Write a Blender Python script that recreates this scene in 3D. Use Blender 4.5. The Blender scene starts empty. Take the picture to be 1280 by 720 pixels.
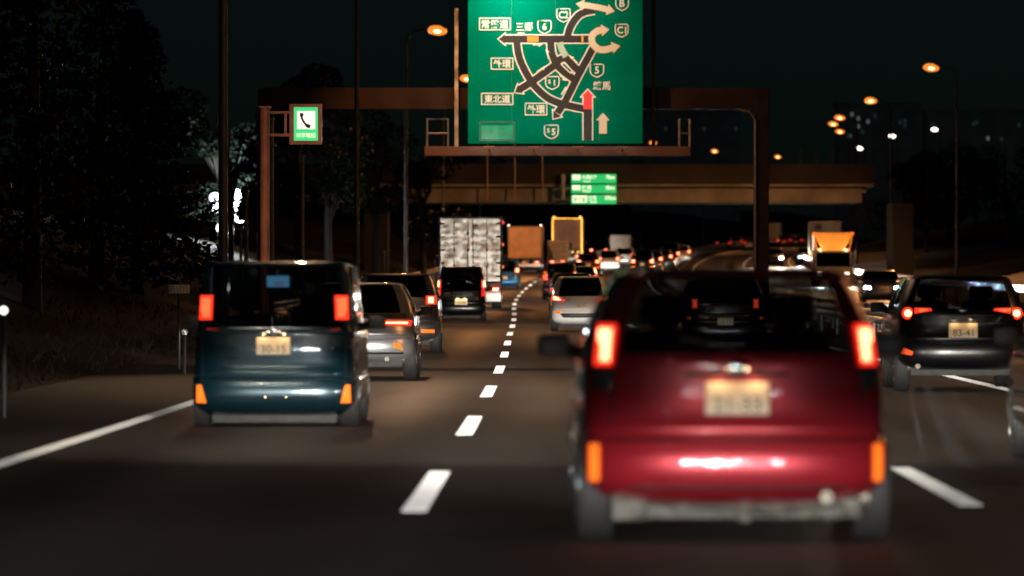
import bpy, bmesh, math, random
from mathutils import Vector, Matrix
RND = random.Random(7)
SC = bpy.context.scene
COL = SC.collection

# ---------------------------------------------------------------- camera
FPX = 7500.0                      # focal length in 1280-px units (about 211 mm on a 36 mm back)
EYE = 1.43
cam = bpy.data.cameras.new('camera')
cam.sensor_width = 36.0
cam.lens = FPX / 1280.0 * 36.0
cam.clip_start, cam.clip_end = 0.5, 6000
cam.dof.use_dof = True
cam.dof.focus_distance = 118.0
cam.dof.aperture_fstop = 2.7
co = bpy.data.objects.new('camera', cam)
co.location = (0, 0, EYE)
co.rotation_euler = (math.radians(90), 0, 0)
COL.objects.link(co)
SC.camera = co

# ---------------------------------------------------------------- night sky, moon, exposure
w = bpy.data.worlds.new('World')
SC.world = w
w.use_nodes = True
nt = w.node_tree
sky = nt.nodes.new('ShaderNodeTexSky')
sky.sky_type = 'NISHITA'
sky.sun_disc = False
sky.sun_elevation = math.radians(18)
sky.sun_rotation = math.radians(200)
sky.ozone_density = 2.0
bg = nt.nodes['Background']
tint = nt.nodes.new('ShaderNodeMix')
tint.data_type, tint.blend_type = 'RGBA', 'MULTIPLY'
tint.inputs[0].default_value = 1
tint.inputs[7].default_value = (.50, .92, 1.05, 1)
nt.links.new(sky.outputs[0], tint.inputs[6])
nt.links.new(tint.outputs[2], bg.inputs[0])
bg.inputs[1].default_value = 0.00075
moon = bpy.data.lights.new('moon', 'SUN')
moon.energy = 0.004
moon.angle = math.radians(0.5)
moon.color = (0.85, 0.92, 1.0)
mo = bpy.data.objects.new('moon', moon)
mo.rotation_euler = (math.radians(72), 0, math.radians(-20))
COL.objects.link(mo)
SC.view_settings.view_transform = 'Standard'
SC.view_settings.look = 'None'
SC.view_settings.exposure = 0.0
SC.view_settings.gamma = 1.0
SC.view_settings.use_curve_mapping = False
SC.render.engine = 'CYCLES'
SC.cycles.use_denoising = True
SC.cycles.max_bounces = 6
SC.cycles.glossy_bounces = 4
SC.cycles.transparent_max_bounces = 16
SC.cycles.sample_clamp_direct = 0
SC.cycles.sample_clamp_indirect = 3.0
SC.cycles.use_light_tree = True

# ---------------------------------------------------------------- road geometry
XT = [(-120, -1.98), (-60, -1.45), (0, -.935), (42.3, -.592), (62.3, -.436), (82.3, -.315), (102, -.215), (122, -.15),
      (142, -.105), (162, -.055), (182, .012), (202, .065), (222, .085), (242, .08), (262, .105), (282, .2),
      (302, .355), (322, .55), (342, .80), (362, 1.11), (382, 1.49), (402, 1.93)]
def road_x(d):
    """lateral position of the dashed line between the first and second lane"""
    if d >= 402:
        t = d - 402
        return 1.93 + .0215*t + .5*1.8e-4*t*t
    i = 0
    while i < len(XT)-2 and d > XT[i+1][0]:
        i += 1
    def sl(k):
        k0, k1 = max(0, k-1), min(len(XT)-1, k+1)
        return (XT[k1][1]-XT[k0][1])/(XT[k1][0]-XT[k0][0])
    (d0, x0), (d1, x1) = XT[i], XT[i+1]
    h = d1-d0
    t = (d-d0)/h
    if t < 0:
        return x0+sl(0)*(d-d0)
    m0, m1 = sl(i)*h, sl(i+1)*h
    return (2*t**3-3*t*t+1)*x0+(t**3-2*t*t+t)*m0+(-2*t**3+3*t*t)*x1+(t**3-t*t)*m1
def road_z(d):
    if d < 60:
        return 0.0
    if d < 420:
        return 1.75e-5*(d-60)**2
    return 2.268+.0126*(d-420)
def heading(d):
    return -math.atan((road_x(d+6)-road_x(d-6))/12.0)
def rp(off, d, dz=0.0):
    return Vector((road_x(d)+off, d, road_z(d)+dz))

# ---------------------------------------------------------------- materials
MATS = {}
def mat(name, col, rough=.5, metal=0.0, coat=0.0, nscale=8.0, namt=.15, bump=0.0, emit=None, estr=0.0, bscale=None, spec=.5, coatr=.03):
    if name in MATS:
        return MATS[name]
    m = bpy.data.materials.new(name)
    m.use_nodes = True
    t = m.node_tree
    b = t.nodes['Principled BSDF']
    b.inputs['Roughness'].default_value = rough
    b.inputs['Metallic'].default_value = metal
    b.inputs['Specular IOR Level'].default_value = spec
    b.inputs['Coat Weight'].default_value = coat
    b.inputs['Coat Roughness'].default_value = coatr
    b.inputs['Coat IOR'].default_value = 1.8
    tc = t.nodes.new('ShaderNodeTexCoord')
    nz = t.nodes.new('ShaderNodeTexNoise')
    nz.inputs['Scale'].default_value = nscale
    nz.inputs['Detail'].default_value = 4
    t.links.new(tc.outputs['Object'], nz.inputs['Vector'])
    rp_ = t.nodes.new('ShaderNodeValToRGB')
    rp_.color_ramp.elements[0].position = .3
    rp_.color_ramp.elements[1].position = .7
    rp_.color_ramp.elements[0].color = (*[c*(1-namt) for c in col], 1)
    rp_.color_ramp.elements[1].color = (*[min(1, c*(1+namt)) for c in col], 1)
    t.links.new(nz.outputs['Fac'], rp_.inputs[0])
    t.links.new(rp_.outputs[0], b.inputs['Base Color'])
    if bump:
        n2 = t.nodes.new('ShaderNodeTexNoise')
        n2.inputs['Scale'].default_value = bscale or nscale
        n2.inputs['Detail'].default_value = 3
        t.links.new(tc.outputs['Object'], n2.inputs['Vector'])
        bp = t.nodes.new('ShaderNodeBump')
        bp.inputs['Strength'].default_value = bump
        bp.inputs['Distance'].default_value = .05
        t.links.new(n2.outputs['Fac'], bp.inputs['Height'])
        t.links.new(bp.outputs[0], b.inputs['Normal'])
    if emit:
        b.inputs['Emission Color'].default_value = (*emit, 1)
        b.inputs['Emission Strength'].default_value = estr
    MATS[name] = m
    return m
def glass_mat(name, tint, gloss=.08):
    if name in MATS:
        return MATS[name]
    m = bpy.data.materials.new(name)
    m.use_nodes = True
    t = m.node_tree
    t.nodes.clear()
    out = t.nodes.new('ShaderNodeOutputMaterial')
    tr = t.nodes.new('ShaderNodeBsdfTransparent')
    tr.inputs[0].default_value = (*tint, 1)
    gl = t.nodes.new('ShaderNodeBsdfGlossy')
    gl.inputs['Roughness'].default_value = .03
    lw = t.nodes.new('ShaderNodeLayerWeight'); lw.inputs['Blend'].default_value = .5
    pw_ = t.nodes.new('ShaderNodeMath'); pw_.operation = 'POWER'; pw_.inputs[1].default_value = 5
    t.links.new(lw.outputs['Facing'], pw_.inputs[0])
    fr = t.nodes.new('ShaderNodeMath'); fr.operation = 'MULTIPLY_ADD'; fr.inputs[1].default_value = .9; fr.inputs[2].default_value = .05
    t.links.new(pw_.outputs[0], fr.inputs[0])
    nz = t.nodes.new('ShaderNodeTexNoise')
    nz.inputs['Scale'].default_value = 3
    bp = t.nodes.new('ShaderNodeBump')
    bp.inputs['Strength'].default_value = .02
    t.links.new(nz.outputs['Fac'], bp.inputs['Height'])
    t.links.new(bp.outputs[0], gl.inputs['Normal'])
    mx = t.nodes.new('ShaderNodeMixShader')
    t.links.new(fr.outputs[0], mx.inputs[0])
    t.links.new(tr.outputs[0], mx.inputs[1])
    t.links.new(gl.outputs[0], mx.inputs[2])
    t.links.new(mx.outputs[0], out.inputs[0])
    MATS[name] = m
    return m
def paint(name, col, metal=.5, rough=.38, coat=1.0):
    return mat(name, col, rough, metal, coat, 40, .06, coatr=.022)

M_RUB = mat('rubber', (.009, .009, .009), .75, nscale=30)
M_BLK = mat('black_plastic', (.008, .008, .008), .5, nscale=20)
M_DARK = mat('cabin_dark', (.02, .02, .022), .8, nscale=12)
M_RIM = mat('alloy', (.35, .45, .46), .3, 1.0, nscale=10)
M_CHR = mat('chrome', (.75, .75, .77), .08, 1.0, nscale=10, namt=.03)
M_UND = mat('underbody', (.036, .034, .024), .6, .2, nscale=9, namt=.6, bump=.5)
M_UNDD = mat('underbody_dark', (.012, .012, .012), .7, nscale=9, namt=.5, bump=.4)
M_PIPE = mat('exhaust_metal', (.08, .07, .05), .5, .5, nscale=14, namt=.4)
M_GLS = glass_mat('tinted_glass', (.33, .37, .38))
M_GLSP = glass_mat('privacy_glass', (.12, .13, .14))
M_GLSD = glass_mat('dark_glass', (.03, .03, .035))
M_PLATE = mat('plate_white', (.8, .66, .46), .45, nscale=60, namt=.03)
M_PTXT = mat('plate_green', (.05, .09, .05), .5, nscale=30)
M_TAIL = mat('tail_lens', (.35, .01, .01), .15, 0, .5, 60, .2, emit=(1, .03, .012), estr=1.7)
M_TAILD = mat('tail_lens_dim', (.3, .01, .01), .15, 0, .5, 60, .2, emit=(1, .03, .015), estr=.9)
M_CORE = mat('tail_core', (.6, .1, .05), .3, 0, 0, 60, .2, emit=(1, .30, .13), estr=6)
M_COREO = mat('tail_core_orange', (.6, .1, .05), .3, 0, 0, 60, .2, emit=(1, .09, .028), estr=2.3)
M_AMB = mat('amber_lens', (.5, .12, .01), .2, 0, .5, 60, .2, emit=(1, .135, .012), estr=1.2)  # on reflectors this painted glow stands in for returned headlight
M_REDR = mat('red_reflector_glow', (.4, .03, .01), .2, 0, .5, 60, .2, emit=(1, .1, .02), estr=1.1)  # no lamp: glow painted in where headlight would come back
M_CLEAR = mat('clear_lens', (.75, .75, .78), .22, 1.0, .5, 30, .3, bump=.5, bscale=28)
M_HEADL = mat('headlamp_lens', (.7, .7, .7), .1, 0, 1, 30, .1, emit=(1, .95, .85), estr=60)
M_HEADW = mat('headlamp_lens_warm', (.7, .7, .7), .1, 0, 1, 30, .1, emit=(1, .78, .5), estr=90)
M_HEADB = mat('headlamp_lens_blue', (.7, .7, .7), .1, 0, 1, 30, .1, emit=(.72, .86, 1), estr=60)
M_STEEL = mat('galvanised', (.13, .13, .13), .5, .6, nscale=5, namt=.3)
M_POLE = mat('painted_pole', (.04, .037, .034), .5, .3, nscale=3, namt=.35)
M_BROWN = mat('brown_pole', (.36, .15, .10), .5, .1, nscale=3, namt=.3)
M_GANT = mat('gantry_paint', (.016, .014, .013), .75, 0, spec=.03, nscale=1.5, namt=.3)
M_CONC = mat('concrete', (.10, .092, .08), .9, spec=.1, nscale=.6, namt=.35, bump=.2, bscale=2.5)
M_LENS = mat('sodium_lens_halo', (.6, .4, .2), .2, 0, 0, 20, .1, emit=(1, .24, .03), estr=1.25)  # orange halo around the bulb is painted into this outer lens
M_BULB = mat('sodium_bulb', (.6, .4, .2), .2, 0, 0, 20, .1, emit=(1, .55, .20), estr=7)
M_LENSW = mat('white_lens', (.6, .6, .6), .2, 0, 0, 20, .1, emit=(1, .9, .7), estr=6)
M_SHADE = mat('lamp_housing', (.2, .19, .18), .5, .4, nscale=6)
M_GREYM = mat('grey_marking', (.42, .42, .40), .6, nscale=3, namt=.25)  # a greyer white than the main dashes
M_WHITE = mat('white_marking', (.84, .84, .82), .6, nscale=3, namt=.10)

# ---------------------------------------------------------------- helpers
def link(o, parent=None):
    COL.objects.link(o)
    if parent:
        o.parent = parent
    return o
def tag(o, label=None, cat=None, group=None, kind=None):
    if label: o['label'] = label
    if cat: o['category'] = cat
    if group: o['group'] = group
    if kind: o['kind'] = kind
    return o
def thing(name, label, cat, loc=(0, 0, 0), rz=0.0, group=None):
    o = bpy.data.objects.new(name, None)
    o.empty_display_size = .3
    o.location = loc
    o.rotation_euler = (0, 0, rz)
    return tag(link(o), label, cat, group)
def obj(name, bm, mats, parent=None, smooth=None):
    bmesh.ops.recalc_face_normals(bm, faces=bm.faces)
    me = bpy.data.meshes.new(name)
    bm.to_mesh(me)
    bm.free()
    for m in (mats if isinstance(mats, (list, tuple)) else [mats]):
        me.materials.append(m)
    if smooth:
        for p in me.polygons: p.use_smooth = True
        me.set_sharp_from_angle(angle=math.radians(smooth))
    return link(bpy.data.objects.new(name, me), parent)
def raw(name, verts, faces, mats, parent=None, smooth=None):
    me = bpy.data.meshes.new(name)
    me.from_pydata([tuple(v) for v in verts], [], faces)
    for m in (mats if isinstance(mats, (list, tuple)) else [mats]):
        me.materials.append(m)
    if smooth:
        for p in me.polygons: p.use_smooth = True
        me.set_sharp_from_angle(angle=math.radians(smooth))
    return link(bpy.data.objects.new(name, me), parent)
def box(bm, x0, x1, y0, y1, z0, z1, bev=0.0, mi=0):
    vs = [bm.verts.new((x, y, z)) for z in (z0, z1) for y in (y0, y1) for x in (x0, x1)]
    fs = [bm.faces.new([vs[i] for i in q]) for q in ((0, 1, 3, 2), (4, 6, 7, 5), (0, 4, 5, 1), (2, 3, 7, 6), (0, 2, 6, 4), (1, 5, 7, 3))]
    for f in fs: f.material_index = mi
    if bev:
        es = list({e for f in fs for e in f.edges})
        bmesh.ops.bevel(bm, geom=es, offset=bev, segments=2, affect='EDGES', profile=.6)
    return fs
def bx(*a, **k):
    bm = bmesh.new()
    box(bm, *a, **k)
    return bm
def tube(bm, pts, r, seg=8, r1=None, mi=0):
    pts = [Vector(p) for p in pts]
    n = len(pts)
    rings = []
    for i, p in enumerate(pts):
        dv = (pts[min(i+1, n-1)]-pts[max(i-1, 0)]).normalized()
        a = Vector((1, 0, 0)) if abs(dv.x) < .8 else Vector((0, 1, 0))
        u = dv.cross(a).normalized()
        v = dv.cross(u)
        rr = r if r1 is None else r+(r1-r)*i/(n-1)
        rings.append([bm.verts.new(p+u*math.cos(2*math.pi*k/seg)*rr+v*math.sin(2*math.pi*k/seg)*rr) for k in range(seg)])
    for a, b in zip(rings, rings[1:]):
        for k in range(seg):
            bm.faces.new((a[k], a[(k+1) % seg], b[(k+1) % seg], b[k])).material_index = mi
    bm.faces.new(rings[0][::-1]).material_index = mi
    bm.faces.new(rings[-1]).material_index = mi
def tb(*a, **k):
    bm = bmesh.new()
    tube(bm, *a, **k)
    return bm
def lathe_x(bm, prof, cx, cy, cz, seg=24):
    """prof: list of (x, r) turned round the x axis"""
    rings = [[bm.verts.new((cx+x, cy+math.cos(2*math.pi*k/seg)*r, cz+math.sin(2*math.pi*k/seg)*r)) for k in range(seg)] for x, r in prof]
    for a, b in zip(rings, rings[1:]):
        for k in range(seg):
            bm.faces.new((a[k], a[(k+1) % seg], b[(k+1) % seg], b[k]))
    bm.faces.new(rings[0]); bm.faces.new(rings[-1][::-1])
def spot(name, loc, direction, power, col, angle=100, blend=.6, radius=.1, parent=None):
    l = bpy.data.lights.new(name, 'SPOT')
    l.energy, l.color, l.spot_size, l.spot_blend, l.shadow_soft_size = power, col, math.radians(angle), blend, radius
    o = bpy.data.objects.new(name, l)
    o.location = loc
    o.rotation_euler = Vector(direction).to_track_quat('-Z', 'Y').to_euler()
    return link(o, parent)
BEAM = {}
def low_beam(name, loc, power, col, parent=None, cut=.3, yaw=0.0, far=2.6, wide=.2, glare=.0):
    """a dipped headlamp: sharp cut-off just above level, fading towards the road in front of the bumper"""
    key = (power, col, cut, far, wide, glare)
    if key not in BEAM:
        l = bpy.data.lights.new(name, 'SPOT')
        l.energy, l.color, l.spot_size, l.spot_blend, l.shadow_soft_size = power, col, math.radians(100), .3, .04
        l.use_nodes = True
        t = l.node_tree
        em = t.nodes['Emission']
        tc = t.nodes.new('ShaderNodeTexCoord')
        sp = t.nodes.new('ShaderNodeSeparateXYZ')
        t.links.new(tc.outputs['Normal'], sp.inputs[0])
        mr = t.nodes.new('ShaderNodeMapRange'); mr.interpolation_type = 'SMOOTHSTEP'
        mr.inputs['From Min'].default_value = math.sin(math.radians(cut)); mr.inputs['From Max'].default_value = math.sin(math.radians(cut-1.0))
        mr.inputs['To Min'].default_value = 0; mr.inputs['To Max'].default_value = 1
        t.links.new(sp.outputs['Y'], mr.inputs['Value'])
        def M(op, a, b=None):
            n = t.nodes.new('ShaderNodeMath'); n.operation = op
            for k, v in enumerate((a, b)):
                if v is None: continue
                if isinstance(v, (int, float)): n.inputs[k].default_value = v
                else: t.links.new(v, n.inputs[k])
            return n.outputs[0]
        th = M('DIVIDE', sp.outputs['Y'], math.sin(math.radians(far)))
        dn = M('POWER', M('ADD', M('MULTIPLY', th, th), 1.0), -1.5)
        xx = M('DIVIDE', sp.outputs['X'], wide)
        ax = M('POWER', M('ADD', M('MULTIPLY', xx, xx), 1.0), -1.5)
        tg = M('DIVIDE', sp.outputs['Y'], math.sin(math.radians(.75)))
        gl_ = M('MULTIPLY', M('POWER', M('ADD', M('MULTIPLY', tg, tg), 1.0), -1.5), glare)
        t.links.new(M('MULTIPLY', M('ADD', M('MULTIPLY', mr.outputs[0], dn), gl_), ax), em.inputs['Strength'])
        BEAM[key] = l
    o = bpy.data.objects.new(name, BEAM[key])
    o.location = loc
    o.rotation_euler = (math.radians(90), 0, -yaw)
    return link(o, parent)
def point(name, loc, power, col, radius=.05, parent=None):
    l = bpy.data.lights.new(name, 'POINT')
    l.energy, l.color, l.shadow_soft_size = power, col, radius
    o = bpy.data.objects.new(name, l)
    o.location = loc
    return link(o, parent)
def text_into(bm, s, cx, cz, height, y, maxw=None, mi=0, sx=1.0, weight=0.0):
    c = bpy.data.curves.new('t', 'FONT')
    c.body = s
    c.offset = weight
    c.resolution_u = 3
    o = bpy.data.objects.new('t', c)
    COL.objects.link(o)
    me = bpy.data.meshes.new_from_object(o.evaluated_get(bpy.context.evaluated_depsgraph_get()))
    bpy.data.objects.remove(o)
    xs = [v.co.x for v in me.vertices]; ys = [v.co.y for v in me.vertices]
    k = height/(max(ys)-min(ys))
    kx = k*sx
    if maxw and (max(xs)-min(xs))*kx > maxw: kx = maxw/(max(xs)-min(xs))
    mx, my = (max(xs)+min(xs))/2, (max(ys)+min(ys))/2
    vs = [bm.verts.new((cx+(v.co.x-mx)*kx, y, cz+(v.co.y-my)*k)) for v in me.vertices]
    for p in me.polygons:
        try:
            bm.faces.new([vs[i] for i in p.vertices]).material_index = mi
        except ValueError:
            pass
    bpy.data.meshes.remove(me)

# ---------------------------------------------------------------- ground, road, markings
def strip(name, offs, ds, m, kind='structure', zadd=0.0, uv=True):
    verts, faces = [], []
    for d in ds:
        for o in offs:
            o_, z_ = (o if isinstance(o, tuple) else (o, 0))
            p = rp(o_, d, z_+zadd)
            verts.append(p)
    n = len(offs)
    for i in range(len(ds)-1):
        for j in range(n-1):
            a = i*n+j
            faces.append((a, a+1, a+n+1, a+n))
    o = raw(name, verts, faces, m, smooth=60)
    a_ = o.data.attributes.new('across', 'FLOAT', 'POINT')
    a_.data.foreach_set('value', [(q[0] if isinstance(q, tuple) else q) for _ in ds for q in offs])
    if kind: o['kind'] = kind
    return o
DS = list(range(-120, 420, 6))+list(range(420, 1300, 12))
# asphalt: speckle, tracks worn along the lanes, patched courses across
m = mat('asphalt', (.046, .043, .040), .62, nscale=18, namt=.25, bump=.25, bscale=90, spec=.4)
t = m.node_tree
bs = t.nodes['Principled BSDF']
geo = t.nodes.new('ShaderNodeNewGeometry')
mp = t.nodes.new('ShaderNodeMapping'); mp.inputs['Scale'].default_value = (1.1, .03, 1)
t.links.new(geo.outputs['Position'], mp.inputs[0])
n3 = t.nodes.new('ShaderNodeTexNoise'); n3.inputs['Scale'].default_value = 1.0; n3.inputs['Detail'].default_value = 3
t.links.new(mp.outputs[0], n3.inputs['Vector'])
mp2 = t.nodes.new('ShaderNodeMapping'); mp2.inputs['Scale'].default_value = (.05, .11, 1)
t.links.new(geo.outputs['Position'], mp2.inputs[0])
n4 = t.nodes.new('ShaderNodeTexNoise'); n4.inputs['Scale'].default_value = 1.0; n4.inputs['Detail'].default_value = 2
t.links.new(mp2.outputs[0], n4.inputs['Vector'])
mm = t.nodes.new('ShaderNodeMath'); mm.operation = 'MULTIPLY_ADD'
t.links.new(n3.outputs['Fac'], mm.inputs[0]); mm.inputs[1].default_value = 1.7; mm.inputs[2].default_value = -.05
mm2 = t.nodes.new('ShaderNodeMath'); mm2.operation = 'MULTIPLY_ADD'
t.links.new(n4.outputs['Fac'], mm2.inputs[0]); mm2.inputs[1].default_value = 1.4; mm2.inputs[2].default_value = .2
mm3 = t.nodes.new('ShaderNodeMath'); mm3.operation = 'MULTIPLY'
t.links.new(mm.outputs[0], mm3.inputs[0]); t.links.new(mm2.outputs[0], mm3.inputs[1])
old = bs.inputs['Base Color'].links[0].from_socket
mxc = t.nodes.new('ShaderNodeMix'); mxc.data_type = 'RGBA'; mxc.blend_type = 'MULTIPLY'; mxc.inputs[0].default_value = 1
t.links.new(old, mxc.inputs[6]); t.links.new(mm3.outputs[0], mxc.inputs[7])
t.links.new(mxc.outputs[2], bs.inputs['Base Color'])
at_ = t.nodes.new('ShaderNodeAttribute'); at_.attribute_name = 'across'
def MM(op, a, b):
    n = t.nodes.new('ShaderNodeMath'); n.operation = op
    for k_, v_ in enumerate((a, b)):
        if v_ is None: continue
        if isinstance(v_, (int, float)): n.inputs[k_].default_value = v_
        else: t.links.new(v_, n.inputs[k_])
    return n.outputs[0]
trk = MM('COSINE', MM('MULTIPLY', MM('SUBTRACT', at_.outputs['Fac'], .92), 2*math.pi/1.8), None)
trk = MM('ADD', MM('MULTIPLY', trk, -.17), 1.0)
mx5 = t.nodes.new('ShaderNodeMix'); mx5.data_type = 'RGBA'; mx5.blend_type = 'MULTIPLY'; mx5.inputs[0].default_value = 1
t.links.new(mxc.outputs[2], mx5.inputs[6]); t.links.new(trk, mx5.inputs[7])
t.links.new(mx5.outputs[2], bs.inputs['Base Color'])
rg = MM('ADD', MM('MULTIPLY', trk, .55), .08)
t.links.new(rg, bs.inputs['Roughness'])
M_ASPH = m
M_SOIL = mat('verge_soil', (.018, .016, .012), .95, spec=.1, nscale=.9, namt=.55, bump=.8, bscale=3)
GD = [-400, -200]+list(range(-120, 420, 12))+list(range(420, 1300, 30))+[1500, 2000, 3000, 4500]
verts, faces = [], []
GO = [(-3000, 10), (-300, 8), (-60, 6), (-24, 4.2), (-14, 2.6), (-10.5, 1.2), (-8, .35), (-6.5, -.02), (-6, -.06), (7.6, -.06), (9.4, -.06), (19, -.06), (19.8, -.02), (22, .1), (28, 1.2), (45, 4), (90, 6), (400, 8), (3000, 10)]
for d in GD:
    dd = min(d, 1250)
    for k, (o, z) in enumerate(GO):
        jit = .25*math.sin(d*.13+k*2.1)+.2*math.sin(d*.041+k) if z > .3 else 0
        if o < -5 or o > 20:
            z = z*(1.0)
        x = road_x(dd)+o if abs(o) < 200 else o
        verts.append((x, d, road_z(dd)+z+jit))
n = len(GO)
for i in range(len(GD)-1):
    for j in range(n-1):
        a = i*n+j
        faces.append((a, a+1, a+n+1, a+n))
raw('ground', verts, faces, M_SOIL, smooth=80)['kind'] = 'structure'
strip('road', [-3.75, 0, 3.6, 7.5], DS, M_ASPH)
strip('shoulder', [-6.5, -5, -3.75], DS, mat('shoulder_asphalt', (.017, .0155, .0115), .8, nscale=6, namt=.35, bump=.3, bscale=60, spec=.25))
strip('opposite_road', [9.6, 13, 16, 19.4], DS, M_ASPH)
# kerb along the median
bmk = bmesh.new()
for o in (7.55, 9.4):
    for a, b in zip(DS, DS[1:]):
        if a > 700: break
        q = []
        for d in (a, b):
            q += [bmk.verts.new(rp(o, d, -.02)), bmk.verts.new(rp(o, d, .14)), bmk.verts.new(rp(o+.15, d, .14)), bmk.verts.new(rp(o+.15, d, -.02))]
        for k in range(3):
            bmk.faces.new((q[k], q[k+1], q[4+k+1], q[4+k]))
obj('median_kerb', bmk, M_CONC)['kind'] = 'structure'
strip('median_ground', [(7.7, .1), (8.5, .14), (9.4, .1)], DS, M_SOIL)
def marking(name, segs, off, wd, rib=True, mt=None):
    verts, faces = [], []
    st = .25 if rib else 4.0
    for a, b in segs:
        k = max(1, round((b-a)/st))
        for i in range(k):
            d0, d1 = a+(b-a)*i/k, a+(b-a)*(i+1)/k
            v = len(verts)
            h1 = .005+(.008 if rib else 0)        # added ribs: each low step throws headlight back, then ramps down
            verts += [rp(off-wd/2, d0, .004), rp(off+wd/2, d0, .004), rp(off+wd/2, d0+.005, h1), rp(off-wd/2, d0+.005, h1), rp(off+wd/2, d1-.006, .005), rp(off-wd/2, d1-.006, .005)]
            faces += [(v, v+1, v+2, v+3), (v+3, v+2, v+4, v+5)]
    raw(name, verts, faces, mt or M_WHITE)['kind'] = 'structure'
dashes = [(38.3+20*k, 46.6+20*k) for k in range(-6, 46)]
marking('lane_marking', dashes, 0, .16)
marking('lane_marking', [(a+1.0, b+1.0) for a, b in dashes], 3.62, .16, True, M_GREYM)
marking('edge_line', [(20, 420)], -3.6, .18, True, M_GREYM)
marking('edge_line', [(20, 420)], 7.2, .18, True, M_GREYM)
marking('lane_marking', dashes, 14.4, .16)
marking('edge_line', [(-100, 900)], 10.4, .18, False)
marking('edge_line', [(-100, 900)], 18.3, .18, False)

# ---------------------------------------------------------------- cars
FR = [0, .15, .3, .45, .6, .72, .82, .89, .94, .97, .988, .997, 1.0]
def profile(W, H, L, z0=.27, belt=1.05, rake=.22, tumble=.17, hoodL=1.1, slope=.8, nose=.0):
    h = W/2
    wt = H-.055
    yb = .115
    k = [(z0-.08, h-.14, .24, L-.26), (z0, h-.05, .07, L-.09), (z0+.06, h-.012, .02, L-.02), (z0+.14, h, 0, L), (z0+.22, h, .006, L-.005),
         (z0+.275, h-.004, .028, L-.03), (z0+.29, h-.008, .075, L-.035), (z0+.305, h-.012, .095, L-.04), (z0+.322, h-.014, .077, L-.045), (z0+.338, h-.014, .0715, L-.05), (z0+.352, h-.014, .0705, L-.052), (z0+.366, h-.015, .0735, L-.055), (z0+.384, h-.016, .083, L-.06), (z0+.42, h-.016, .097, L-.07),
         (z0+.47, h-.016, .105, L-.08), (belt-.17, h-.02, .118, L-.16), (belt-.09, h-.022, .098, L-hoodL*.45), (belt-.04, h-.03, .10, L-hoodL*.85), (belt, h-.045, yb, L-hoodL)]
    for f in (.2, .4, .6, .8, 1.0):
        k.append((belt+(wt-belt)*f, h-.045-(tumble-.045)*(f**1.4), yb+rake*(f**1.15), L-hoodL-slope*f))
    k += [(wt+.012, h-tumble-.012, yb+rake-.055, L-hoodL-slope-.03), (H-.022, h-tumble-.04, yb+rake-.045, L-hoodL-slope-.1),
          (H-.008, h-tumble-.10, yb+rake+.05, L-hoodL-slope-.22), (H, h-tumble-.22, yb+rake+.35, L-hoodL-slope-.5)]
    return k, belt, wt
class Surf:
    def __init__(s, keys, Lc, n, tp, Lf, nf):
        s.k, s.Lc, s.n, s.tp, s.Lf, s.nf = keys, Lc, n, tp, Lf, nf
    def at(s, z):
        k = s.k
        z = min(max(z, k[0][0]), k[-1][0])
        for a, b in zip(k, k[1:]):
            if z <= b[0]:
                t = (z-a[0])/(b[0]-a[0])
                return [a[i]+(b[i]-a[i])*t for i in (1, 2, 3)]
        return list(k[-1][1:])
    def tap(s, y, yr):
        return 1-s.tp*max(0, 1-(y-yr)/1.5)**2
    def rear(s, x, z):
        w_, yr, yf = s.at(z)
        def cap(f):
            return yr+s.Lc*(1-max(0, 1-f**s.n)**(1/s.n))
        ax = abs(x)
        lo, hi = 0.0, 1.0
        if ax < w_*s.tap(yr+s.Lc, yr):
            for _ in range(24):
                f = (lo+hi)/2
                if w_*f*s.tap(cap(f), yr) < ax: lo = f
                else: hi = f
            return (x, cap(lo), z)
        y = yr+s.Lc
        while y < yr+1.4 and w_*s.tap(y, yr) < ax: y += .01
        return (math.copysign(w_*s.tap(y, yr), x), y+max(0, ax-w_), z)
    def front(s, x, z):
        w_, yr, yf = s.at(z)
        f = min(.9995, abs(x)/w_)
        return (x, yf-s.Lf*(1-(1-f**s.nf)**(1/s.nf)), z)
    def patch(s, q, off, th, nx=8, nz=6, front=False):
        """q: (x,z) of bottom-inner, bottom-outer, top-outer, top-inner -> a shell standing off the bodywork"""
        bm = bmesh.new()
        g = []
        sg = 1 if front else -1
        fn = s.front if front else s.rear
        A, B, C_, D = [Vector(p) for p in q]
        for layer in (off+th, -.012):
            lay = []
            for j in range(nz+1):
                v = j/nz
                row = []
                for i in range(nx+1):
                    u = i/nx
                    p = (A*(1-u)+B*u)*(1-v)+(D*(1-u)+C_*u)*v
                    e = layer
                    if layer > 0 and (i in (0, nx) or j in (0, nz)):
                        e = off+th*.35
                    x, y, z = fn(p.x, p.y)
                    w_ = s.at(z)[0]
                    ox = 0 if abs(x) < w_*.9 else math.copysign(e*.7, x)
                    row.append(bm.verts.new((x+ox, y+sg*e, z)))
                lay.append(row)
            g.append(lay)
        for j in range(nz):
            for i in range(nx):
                bm.faces.new((g[0][j][i], g[0][j][i+1], g[0][j+1][i+1], g[0][j+1][i]))
                bm.faces.new((g[1][j][i], g[1][j+1][i], g[1][j+1][i+1], g[1][j][i+1]))
        for a, b in ((g[0], g[1]),):
            for i in range(nx):
                bm.faces.new((a[0][i], b[0][i], b[0][i+1], a[0][i+1]))
                bm.faces.new((a[nz][i], a[nz][i+1], b[nz][i+1], b[nz][i]))
            for j in range(nz):
                bm.faces.new((a[j][0], a[j+1][0], b[j+1][0], b[j][0]))
                bm.faces.new((a[j][nx], b[j][nx], b[j+1][nx], a[j+1][nx]))
        return bm

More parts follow.
